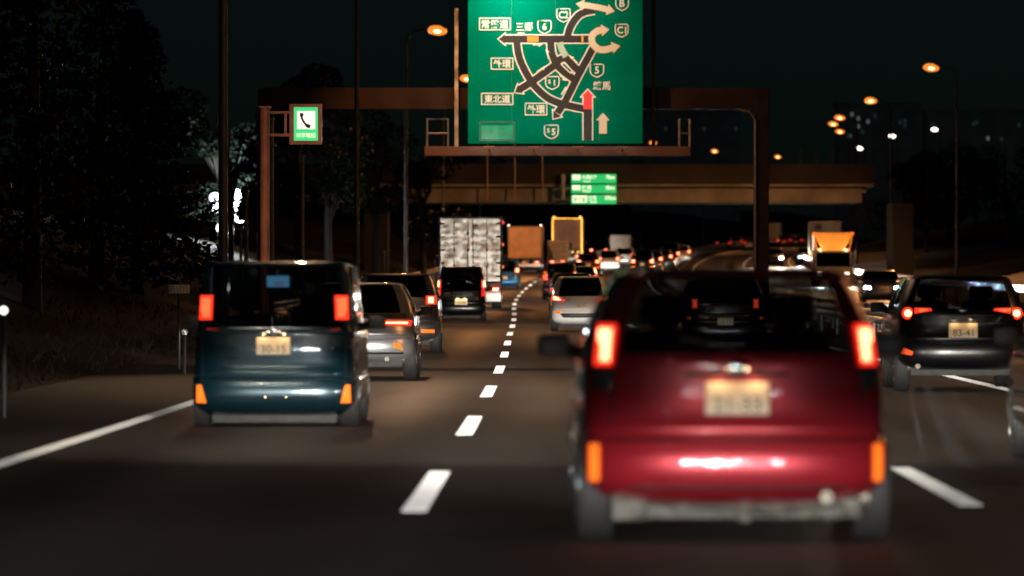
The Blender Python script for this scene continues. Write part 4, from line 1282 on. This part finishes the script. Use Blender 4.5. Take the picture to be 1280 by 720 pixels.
def shield(cx, y0, w_, h_, s, small=None):
    x0, x1, y1 = cx-w_/2, cx+w_/2, y0+h_
    P = smooth_pts([(x0+1, y0), (cx, y0), (x1-1, y0)], 2)+smooth_pts([(x1, y0+1), (x1, y0+h_*.55), (x1-w_*.12, y0+h_*.8), (cx, y1)], 4)+smooth_pts([(cx, y1), (x0+w_*.12, y0+h_*.8), (x0, y0+h_*.55), (x0, y0+1)], 4)[1:]
    P = P+[P[0], P[1]]
    ribbon(bt, P, 1.25, 0, -.0779)
    cy = y0+h_*.45
    if small:
        word(small, cx-w_*.36, cx-w_*.08, cy-h_*.22, cy+h_*.10, .02); word(s, cx-w_*.02, cx+w_*.34, cy-h_*.2, cy+h_*.27, .02)
    else:
        word(s, cx-w_*.36, cx+w_*.36, cy-h_*.27, cy+h_*.27, .02)
shield(680.6, 26.6, 16.2, 16.4, '6'); shield(704.3, 11.7, 16.5, 16.8, 'C2'); shield(776.8, 31, 15.8, 16.2, 'C1')
shield(777.3, -2.5, 15.6, 16.5, 'B'); shield(746, 81, 16.5, 16.3, '5'); shield(690.3, 96.3, 16.6, 16.2, '1', 'S'); shield(689.1, 156.8, 17, 17.3, '5', 'S')
obj('lettering', bt, SW, board)
bt = bmesh.new()
ribbon(bt, [(702.5, 79.5), (714.5, 91)], 5.0, 0, -.0775)
obj('ramp_gap_edge', bt, SW, board)
bt = bmesh.new()
ribbon(bt, [(703.5, 80.5), (713.5, 90)], 2.4, 0, -.0786)
obj('ramp_gap', bt, SGREEN, board)
# floodlamps that light the sign: a row above its top edge, a row on the walkway
for k, px in enumerate((632, 688, 756)):
    lm = thing('sign_lamp', ('floodlamp above the left part of the map sign', 'floodlamp above the middle of the map sign', 'floodlamp above the right part of the map sign')[k], 'lamp', (GX(px), GDIST-1.7, GZ(-30)), 0, 'floodlamps lighting the map sign')
    obj('housing', bx(-.22, .22, -.10, .10, -.06, .08, bev=.02), M_SHADE, lm)
    obj('arm', tb([(0, .1, .0), (0, 1.3, .05), (0, 1.42, -.42)], .025, 8), M_STEEL, lm)
    spot('sign_lamp_light', (0, .02, -.10), (0, 1.55, -2.3), (480, 190, 60)[k], (.93, 1, .90), 150, 1.0, .1, lm)
for k, px in enumerate((612, 667, 722, 777)):
    lm = thing('sign_lamp', ('leftmost floodlamp on the gantry walkway', 'second floodlamp from the left on the gantry walkway', 'third floodlamp from the left on the gantry walkway', 'rightmost floodlamp on the gantry walkway')[k], 'lamp', (GX(px), GDIST-2.3, GZ(187)), 0, 'floodlamps lighting the map sign')
    obj('housing', bx(-.18, .18, -.07, .07, -.05, .05, bev=.02), M_SHADE, lm)
    obj('arm', tb([(0, .07, -.02), (0, 1.80, -.06)], .022, 8), M_STEEL, lm)
    spot('sign_lamp_light', (0, .02, .08), (0, 1.9, 2.2), (130, 100, 75, 55)[k], (.93, 1, .90), 150, 1.0, .1, lm)

# ---------------------------------------------------------------- emergency phone sign
d = 120.0
k = d/FPX
ph = thing('emergency_phone_sign', 'lit green sign with a telephone handset on a brown post', 'road sign', ((331-640)*k, d, road_z(d)-.05))
def ex(px): return (px-331)*k
def ez(py): return EYE+(360-py)*k-road_z(d)+.05
obj('post', tb([(0, 0, -.3), (0, 0, 3), (0, 0, ez(135))], .095, 12), M_BROWN, ph, 60)
obj('post_cap', bx(-.12, .12, -.12, .12, ez(135), ez(134)+.02, bev=.01), M_BROWN, ph)
bm = bmesh.new()
box(bm, .09, ex(363), -.03, .03, ez(142), ez(139)); box(bm, .09, ex(363), -.03, .03, ez(170.5), ez(167)); box(bm, ex(355.5), ex(358.5), -.03, .03, ez(167), ez(142))
obj('bracket', bm, M_BROWN, ph)
bm = bmesh.new()
for a, b, c_, e in ((362, 402.5, 130, 134), (362, 402.5, 176, 180.5), (362, 367.5, 134, 176), (397.5, 402.5, 134, 176)):
    box(bm, ex(a), ex(b), -.09, .12, ez(e), ez(c_))
obj('frame', bm, M_BROWN, ph)
fc = obj('face', bx(ex(367.5), ex(397.5), -.05, .10, ez(176), ez(134)), mat('lit_green', (.05, .5, .2), .4, nscale=6, namt=.1, emit=(.05, .72, .24), estr=.9), ph)
obj('white_field', bx(ex(371.5), ex(394), -.056, -.045, ez(161.5), ez(139)), mat('lit_white', (.8, .8, .75), .4, nscale=4, namt=.05, emit=(1, .93, .82), estr=1.05), fc)
bm = bmesh.new()
def hs(pts, wpx):
    L1, R1 = [], []
    for i in range(len(pts)):
        a = Vector(pts[max(0, i-1)]); b = Vector(pts[min(len(pts)-1, i+1)])
        t_ = (b-a).normalized(); n_ = Vector((-t_.y, t_.x))*wpx[i]/2
        p = Vector(pts[i])
        L1.append(bm.verts.new((ex(p.x+n_.x), -.060, ez(p.y+n_.y)))); R1.append(bm.verts.new((ex(p.x-n_.x), -.060, ez(p.y-n_.y))))
    for i in range(len(pts)-1):
        bm.faces.new((L1[i], L1[i+1], R1[i+1], R1[i]))
hs(smooth_pts([(377.6, 141.5), (377.0, 145.5), (378.2, 149.5), (381, 154), (384, 157), (388, 158.6)], 3), [4.6, 4.8, 4.6, 3.4, 2.7, 2.5, 2.5, 2.5, 2.5, 2.5, 2.7, 3.4, 4.4, 4.6, 4.6, 4.4])
obj('handset', bm, mat('handset_black', (.02, .015, .01), .5), fc)
bm = bmesh.new()
text_into(bm, '非常電話', ex(382.5), ez(169), 6.0*k, -.0555, 24*k, weight=.02)
obj('lettering', bm, mat('lit_text', (.8, .8, .6), .4, emit=(.75, 1, .55), estr=1.0), fc)

# ---------------------------------------------------------------- overpass with the distance sign
OD = 350.0
ok = OD/FPX
ov = thing('overpass', 'concrete road bridge crossing above the motorway in the distance', 'bridge', (0, OD, 0))
def ox(px): return (px-640)*ok
def oz(py): return EYE+(360-py)*ok
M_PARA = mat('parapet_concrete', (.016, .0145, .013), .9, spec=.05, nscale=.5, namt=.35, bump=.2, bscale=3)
obj('girder', bx(-32, ox(1078), .6, 8.6, oz(253), oz(233.5), bev=.03), M_CONC, ov)
obj('deck', bx(-32, ox(1092), 0, 9.4, oz(233.3), oz(230)), M_CONC, ov)
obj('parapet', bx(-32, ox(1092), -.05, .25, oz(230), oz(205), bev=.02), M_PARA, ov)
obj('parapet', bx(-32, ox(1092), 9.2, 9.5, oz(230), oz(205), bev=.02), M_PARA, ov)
obj('bearing', bx(ox(1078), ox(1084), 1.0, 8.0, oz(240), oz(234)), M_BLK, ov)
for a, b in ((-9.6, -8.2), (21.4, 22.6)):
    obj('pier', bx(road_x(OD)+a, road_x(OD)+b, 1.5, 7.5, road_z(OD)-.5, oz(253)-.005, bev=.05), mat('pier_near_black', (.002, .0018, .0016), .9, nscale=.6, namt=.3), ov)  # night darkness painted in: concrete made near black so it vanishes
for px in (609, 643.5, 678):
    obj('fence_post', tb([(ox(px), -.12, oz(250)), (ox(px), -.12, oz(178))], .045, 8), mat('post_paint', (.16, .11, .08), .6), ov)
for px in (1010, 1030.5, 1051, 1092, 1104):
    obj('fence_post', tb([(ox(px), 9.0, oz(232)), (ox(px), 9.0, oz(182))], .04, 8), M_STEEL, ov)
ds_ = thing('distance_sign', 'three stacked bright green distance panels below the overpass parapet', 'road sign', (ox(742), OD-.9, oz(236)))
obj('support', bx(ox(704)-ox(742)-.1, ox(704)-ox(742)+.1, .25, .45, oz(250)-oz(236), oz(218)-oz(236), bev=.02), M_STEEL, ds_)
obj('bracket', bx(ox(703)-ox(742), ox(765)-ox(742), .12, .26, -.05, .05), M_STEEL, ds_)
M_DG = mat('lit_sign_green', (.0, .3, .12), .4, nscale=2, namt=.1, emit=(.003, .50, .13), estr=.92)
M_DW = mat('lit_sign_white', (.8, .8, .8), .4, emit=(.62, 1, .72), estr=.95)
M_DR = mat('lit_sign_pink', (.8, .6, .6), .4, emit=(1, .75, .75), estr=.8)
M_DGR = mat('lit_sign_greytext', (.1, .3, .2), .4, emit=(.2, .3, .25), estr=.5)
rows = [(218, 229.3, '大泉JCT', 'Oizumi', '7km', 12), (231.2, 241.8, '練馬', 'Nerima', '8km', 12), (244, 255.2, '三郷', 'Misato', '37km', 20.5)]
for y0, y1, jp, en, km, bwid in rows:
    pn = obj('panel', bx(-28*ok, 28*ok, -.05, .10, (360-y1)*ok+EYE-oz(236), (360-y0)*ok+EYE-oz(236), bev=.01), M_DG, ds_)
    zz = lambda py: (360-py)*ok+EYE-oz(236)
    bm = bmesh.new()
    xa = -26.8
    box(bm, xa*ok, (xa+bwid-2)*ok, -.058, -.045, zz(y1-1.6 if bwid > 15 else y1-4), zz(y0+.8))
    obj('route_box', bm, M_DW, pn)
    bm = bmesh.new()
    tx = xa+bwid
    text_into(bm, jp, (tx+(5 if bwid > 15 else (9 if len(jp) > 2 else 6)))*ok, zz(y0+4), 6.0*ok, -.056, (11 if bwid > 15 else 20)*ok, weight=.03)
    text_into(bm, en, (tx+6)*ok, zz(y1-2.4), 2.4*ok, -.056, 12*ok, weight=.03)
    text_into(bm, km, (20.5)*ok, zz(y0+3.8), 4.8*ok, -.056, 14*ok, weight=.03)
    obj('lettering', bm, M_DW, pn)
    bm = bmesh.new()
    if bwid > 15: text_into(bm, '常磐道', (xa+9)*ok, zz((y0+y1)/2), 5.5*ok, -.061, 15*ok, weight=.02)
    else: text_into(bm, 'E17' if y0 < 225 else 'C3', (xa+5)*ok, zz(y0+4), 4.5*ok, -.061, 8*ok, weight=.02)
    obj('route_number', bm, M_DGR if bwid > 15 else M_DR, pn)

# ---------------------------------------------------------------- guard rails and small roadside things
def guard_rail(label, off, d0, d1, step, h=.75, face=1):
    root = thing('guard_rail', label, 'guard rail', rp(off, d0))
    b = rp(off, d0)
    bm = bmesh.new()
    cs = [(.0, h+.13), (.05, h+.10), (.05, h+.02), (.01, h-.03), (.05, h-.08), (.05, h-.16), (.0, h-.19)]
    prev = None
    d = d0
    while d <= d1+.1:
        row = [bm.verts.new(rp(off+face*x, d, z)-b) for x, z in cs]
        if prev:
            for i in range(len(cs)-1):
                bm.faces.new((prev[i], prev[i+1], row[i+1], row[i]))
        prev = row
        d += 6
    obj('beam', bm, mat('rail_galvanised', (.55, .56, .57), .35, .7, nscale=2, namt=.2), root, 70)
    d = d0+2
    first = None
    while d < d1:
        if first is None:
            first = obj('post', tb([(0, 0, -.4), (0, 0, h+.15)], .06, 8), M_STEEL, root, 60)
            c = first
        else:
            c = first.copy()
            COL.objects.link(c); c.parent = root
        c.location = rp(off-face*.07, d)-b
        d += step
    return root
guard_rail('white lit guard rail curving along the far right verge', 19.25, 60, 700, 8, h=.95, face=-1)
guard_rail('steel median guard rail facing the queue', 8.15, 60, 760, 8, face=-1)
guard_rail('steel median guard rail facing the oncoming lanes', 9.0, 60, 700, 8, face=1)
guard_rail('roadside guard rail under the trees on the left', -6.5, 135, 500, 8, face=1)
# marker plate on the verge
d = 104.0; k = d/FPX
mk = thing('marker_post', 'small pale marker plate on a thin post left of the teal minivan', 'marker post', ((224-640)*k, d, road_z(d)))
z_ = EYE+(360-361.5)*k-road_z(d)
obj('post', tb([(0, 0, -.2), (0, 0, z_+.1)], .025, 8), M_BLK, mk)
obj('plate', bx(-.18, .18, -.03, -.015, z_-.07, z_+.075, bev=.004), mat('pale_plate', (.55, .56, .52), .5, nscale=25, namt=.25), mk)
bm = bmesh.new()
for i in range(6): box(bm, -.15+.055*i, -.13+.055*i, -.0335, -.029, z_-.055, z_+.06)
obj('stripe', bm, M_GREYB, mk)
def delineator(label, d, px, py, lit):
    k = d/FPX
    r = thing('delineator', label, 'delineator', ((px-640)*k, d, road_z(d)), 0, 'reflector posts on the verge')
    z_ = EYE+(360-py)*k-road_z(d)
    obj('post', tb([(0, 0, -.9), (0, 0, z_)], .03, 8), M_BLK, r)
    bm = bmesh.new()
    bmesh.ops.create_cone(bm, cap_ends=True, segments=16, radius1=.05, radius2=.05, depth=.03, matrix=Matrix.Translation((0, -.04, z_)) @ Matrix.Rotation(math.pi/2, 4, 'X'))
    obj('reflector', bm, lit, r)
M_RFL = mat('glowing_reflector', (.9, .9, .85), .2, 0, .5, emit=(1, .95, .8), estr=1.6)  # self-glow painted in place of headlight bouncing off the disc
delineator('shining round reflector on a post at the far left', 66, 5, 388, M_RFL)
delineator('dull reflector post low beside the teal minivan', 98, 231, 415, M_CLEAR)
# thin poles among the trees
for lb, px, d, top in (('thin grey pole in front of the trees right of the phone sign', 378.5, 205, 196), ('slim pale pole close beside the phone sign post', 339.5, 135, 150), ('short post beside the far lamp pole', 481, 250, 315), ('thin pole left of the phone sign among the lit leaves', 301, 150, 285), ('second thin pole left of the phone sign among the lit leaves', 308, 150, 240)):
    k = d/FPX
    p = thing('utility_pole', lb, 'pole', ((px-640)*k, d, road_z(d)+.2), 0, 'thin poles on the left verge')
    ht = EYE+(360-top)*k-road_z(d)-.2
    obj('shaft', tb([(0, 0, -.6), (0, 0, ht*.5), (0, 0, ht)], .06 if top < 280 else .035, 8, .045 if top < 280 else .03), M_STEEL, p, 60)
    obj('cap', bx(-.07, .07, -.07, .07, ht, ht+.05, bev=.01), M_STEEL, p)

# ---------------------------------------------------------------- floodlights behind the trees on the left
d = 262.0; k = d/FPX
fl = thing('floodlight_mast', 'cluster of dazzling white floodlights shining through the trees', 'floodlight', ((285-640)*k, d, 3.2))
M_FL = mat('floodlight_lens', (.8, .8, .8), .2, emit=(.86, .95, 1), estr=14)
M_FL2 = mat('floodlight_lens_soft', (.8, .8, .8), .2, emit=(.80, .95, 1), estr=5)
obj('mast', tb([(0, .3, -3), (0, .3, 3)], .09, 10), M_STEEL, fl, 60)
bm = bmesh.new()
for py in (247, 260, 274, 286): tube(bm, [(-.9, .3, EYE+(360-py)*k-3.2), (.9, .3, EYE+(360-py)*k-3.2)], .04, 6)
obj('crossbar', bm, M_STEEL, fl)
for px, py in ((269, 247), (282, 246), (296, 243), (272, 260), (285, 259), (298, 258), (278, 285), (285, 287), (300, 272)):
    x = (px-285)*k; z = EYE+(360-py)*k-3.2
    hd = obj('lamp_head', bx(x-.26, x+.26, -.1, .25, z-.22, z+.22, bev=.02), M_SHADE, fl)
    bm = bmesh.new()
    bmesh.ops.create_uvsphere(bm, u_segments=16, v_segments=8, radius=1, matrix=Matrix.Translation((x, -.11, z)) @ Matrix.Diagonal((.25, .07, .22, 1)))
    obj('lens', bm, M_FL if (px*7+py) % 3 else M_FL2, hd, 60)
point('crown_fill', (-.3, 11.5, 1.6), 2600, (.85, .95, 1), .4, fl)  # added unseen points by the tree crown, brightening its leaves
point('crown_fill', (.6, 11.8, 3.4), 900, (.85, .95, 1), .4, fl)

# ---------------------------------------------------------------- trees
M_LEAF = mat('leaf_dark', (.0065, .011, .007), .6, nscale=1.2, namt=.5, spec=.08)
M_LEAF2 = mat('leaf_mid', (.010, .016, .009), .6, nscale=1.2, namt=.5, spec=.08)
M_BARK = mat('bark', (.018, .015, .012), .9, nscale=4, namt=.4, bump=.6)
def leaf_cloud(bm, cen, rad, n, size, rnd, flat=1.0):
    for _ in range(n):
        while True:
            v = Vector((rnd.uniform(-1, 1), rnd.uniform(-1, 1), rnd.uniform(-1, 1)))
            if .1 < v.length < 1: break
        v = v.normalized()*(v.length**.45)
        p = Vector(cen)+Vector((v.x*rad[0], v.y*rad[1], v.z*rad[2]))
        a = Vector((rnd.gauss(0, 1), rnd.gauss(0, 1), rnd.gauss(0, .7))).normalized()
        b = a.cross(Vector((rnd.gauss(0, 1), rnd.gauss(0, 1), rnd.gauss(0, 1)))).normalized()
        s = size*rnd.uniform(.5, 1.3)
        bm.faces.new([bm.verts.new(p+a*s), bm.verts.new(p+b*s*.5), bm.verts.new(p-a*s), bm.verts.new(p-b*s*.5)])
def tree(label, X, d, h, w_, leaves, seed, zb=None, kind='broad', group=None, lsize=.22):
    rnd = random.Random(seed)
    off = X-road_x(d)
    zg = road_z(d)+(zb if zb is not None else 1.0)
    r = thing('tree', label, 'tree', (X, d, zg), rnd.uniform(0, 6.28), group)
    bm = bmesh.new()
    tube(bm, [(0, 0, -1), (rnd.uniform(-.1, .1), 0, h*.3), (rnd.uniform(-.3, .3), rnd.uniform(-.2, .2), h*.65), (0, 0, h*.93)], .06+h*.018, 8, .03)
    cl = []
    if kind == 'broad':
        for i in range(9):
            a = rnd.uniform(0, 6.28); rr = w_*rnd.uniform(.2, .62); z = h*rnd.uniform(.32, .92)
            c = Vector((math.cos(a)*rr, math.sin(a)*rr, z))
            cl.append((c, w_*rnd.uniform(.26, .48)))
            tube(bm, [(0, 0, z*.62), c*.6+Vector((0, 0, z*.28)), c], .05+h*.004, 6, .02)
    trunk = obj('trunk', bm, M_BARK, r, 60)
    bm = bmesh.new()
    if kind == 'broad':
        for c, s in cl:
            leaf_cloud(bm, c, (s, s, s*.75), int(leaves/9), lsize, rnd)
    else:
        n = 16
        for i in range(n):
            f = i/n
            z = h*(.06+.92*f); rr = w_*(1-f)**.9+.15
            for j in range(5):
                a = rnd.uniform(0, 6.28)
                leaf_cloud(bm, (math.cos(a)*rr*.6, math.sin(a)*rr*.6, z-.1), (rr*.55, rr*.55, h*.055), int(leaves/(n*5)), lsize, rnd)
    obj('crown', bm, M_LEAF if seed % 2 else M_LEAF2, r)
    return r
TL = 'trees along the left verge'
for i, (lb, px, d, h, w_, kd, n, zb) in enumerate((
    ('broad tree with white lit leaves around the floodlights', 276, 276, 9.0, 3.2, 'broad', 7000, 1.5),
    ('thin lit tree standing right of the floodlights', 326, 258, 7.6, 1.1, 'broad', 4200, 1.2),
    ('sparse young tree half veiling the floodlights', 288, 246, 6.6, 1.3, 'broad', 300, 1.2),
    ('dim leafy tree right of the phone sign post', 372, 250, 9.0, 2.8, 'broad', 6000, 1.2),
    ('dim tree between the phone sign and the tall lamp pole', 412, 285, 9.5, 3.0, 'broad', 6000, 1.2),
    ('dark tree behind the tall lamp pole', 470, 310, 8.5, 3.0, 'broad', 5000, 1.0),
    ('dark tree left of the silver truck', 530, 330, 7.5, 2.6, 'broad', 5000, .8),
    ('dark rounded tree standing in front of the overpass left end', 585, 372, 8.0, 3.2, 'broad', 6000, .8),
    ('pointed dark cedar whose slope cuts off the floodlights', 172, 165, 8.0, 2.4, 'cone', 7000, 1.2),
    ('tall black cedar left of the floodlights', 120, 160, 10.0, 3.0, 'cone', 5000, 1.4),
    ('nearest black cedar at the far left', 40, 125, 9.0, 2.6, 'cone', 5000, 1.4),
)):
    tree(lb, (px-640)*d/FPX, d, h, w_, n, 11+i, zb, kd, TL, .13 if kd == 'broad' else .12)
TR = 'dark trees along the right verge'
for i, (lb, px, d, h, w_) in enumerate((
    ('dark tree at the end of the overpass', 1130, 520, 8.5, 4.0), ('dark tree behind the right lane suv', 1185, 560, 9.5, 4.5), ('large dark tree at the right edge', 1258, 480, 9.5, 4.6),
    ('dark tree on the right under the highest lamp', 1220, 600, 10.0, 4.6), ('low dark tree further back on the right verge', 1158, 460, 8.5, 3.6))):
    tree(lb, (px-640)*d/FPX, d, h, w_, 5000, 41+i, 1.0, 'broad', TR, .14)
# rough grass of the left bank
bm = bmesh.new()
for _ in range(4500):
    d = RND.uniform(58, 260)
    off = -6.6-abs(RND.gauss(0, 1.6))
    zb = .0 if off > -6.9 else (.35*(-6.5-off)/1.5 if off > -8 else .35+.85*(-8-off)/2.5 if off > -10.5 else 1.2+(-10.5-off)*.4)
    p = rp(off, d, zb-.02)
    hh = RND.uniform(.04, .26); a = RND.uniform(0, 3.14); w2 = RND.uniform(.01, .035)
    u = Vector((math.cos(a), math.sin(a), 0))*w2
    le = Vector((RND.gauss(0, .1), RND.gauss(0, .1), hh))
    bm.faces.new([bm.verts.new(p-u), bm.verts.new(p+u), bm.verts.new(p+le)])
tag(obj('grass', bm, mat('dry_grass', (.009, .008, .0055), .8, nscale=1, namt=.4, spec=.05)), 'rough dry grass on the left roadside bank', 'grass', kind='stuff')
# far buildings with a few lit windows
M_WALL = mat('far_wall', (.55, .56, .56), .9, nscale=.3, namt=.3)  # pale base stands in for haze, blending the walls into the sky
M_WIN = mat('lit_window', (.3, .3, .3), .5, nscale=2, namt=.5, emit=(.75, .95, .85), estr=.11)
M_WIN2 = mat('dim_window', (.2, .3, .3), .5, nscale=2, namt=.5, emit=(.3, .6, .5), estr=.03)
for lb, x0, x1, d, top, wins in (
    ('dark distant apartment block with a scatter of lit windows above the overpass', 1048, 1150, 1000, 132, [(1065, 143, 1), (1073, 148, 1), (1073, 158, 1), (1085, 152, 1), (1062, 170, 1), (1114, 155, 0), (1125, 153, 0), (1131, 151, 0), (1131, 157, 0), (1094, 145, 0), (1078, 165, 0)]),
    ('low wide dark building at the right with faint windows', 1158, 1300, 980, 140, [(1166, 155, 0), (1217, 155, 0), (1221, 153, 0), (1274, 156, 0), (1235, 173, 1), (1252, 174, 0)]),
    ('low dark building seen under the gantry girder', 790, 925, 1050, 142, [(880, 161, 0), (832, 161, 0), (920, 161, 0)])):
    k = d/FPX
    b = thing('apartment_block', lb, 'building', ((x0+x1)/2*k-640*k, d, road_z(d)-3), 0, 'dark buildings far off')
    zt = EYE+(360-top)*k-(road_z(d)-3)
    hw = (x1-x0)/2*k
    obj('wall', bx(-hw, hw, 0, 10, -3, zt), M_WALL, b)
    obj('roof', bx(-hw-.3, hw+.3, -.3, 10.3, zt, zt+.5), M_WALL, b)
    for px, py, br in wins:
        x = (px-(x0+x1)/2)*k; z = EYE+(360-py)*k-(road_z(d)-3)
        obj('window', bx(x-.2, x+.2, -.05, .02, z-.3, z+.3), M_WIN if br else M_WIN2, b)
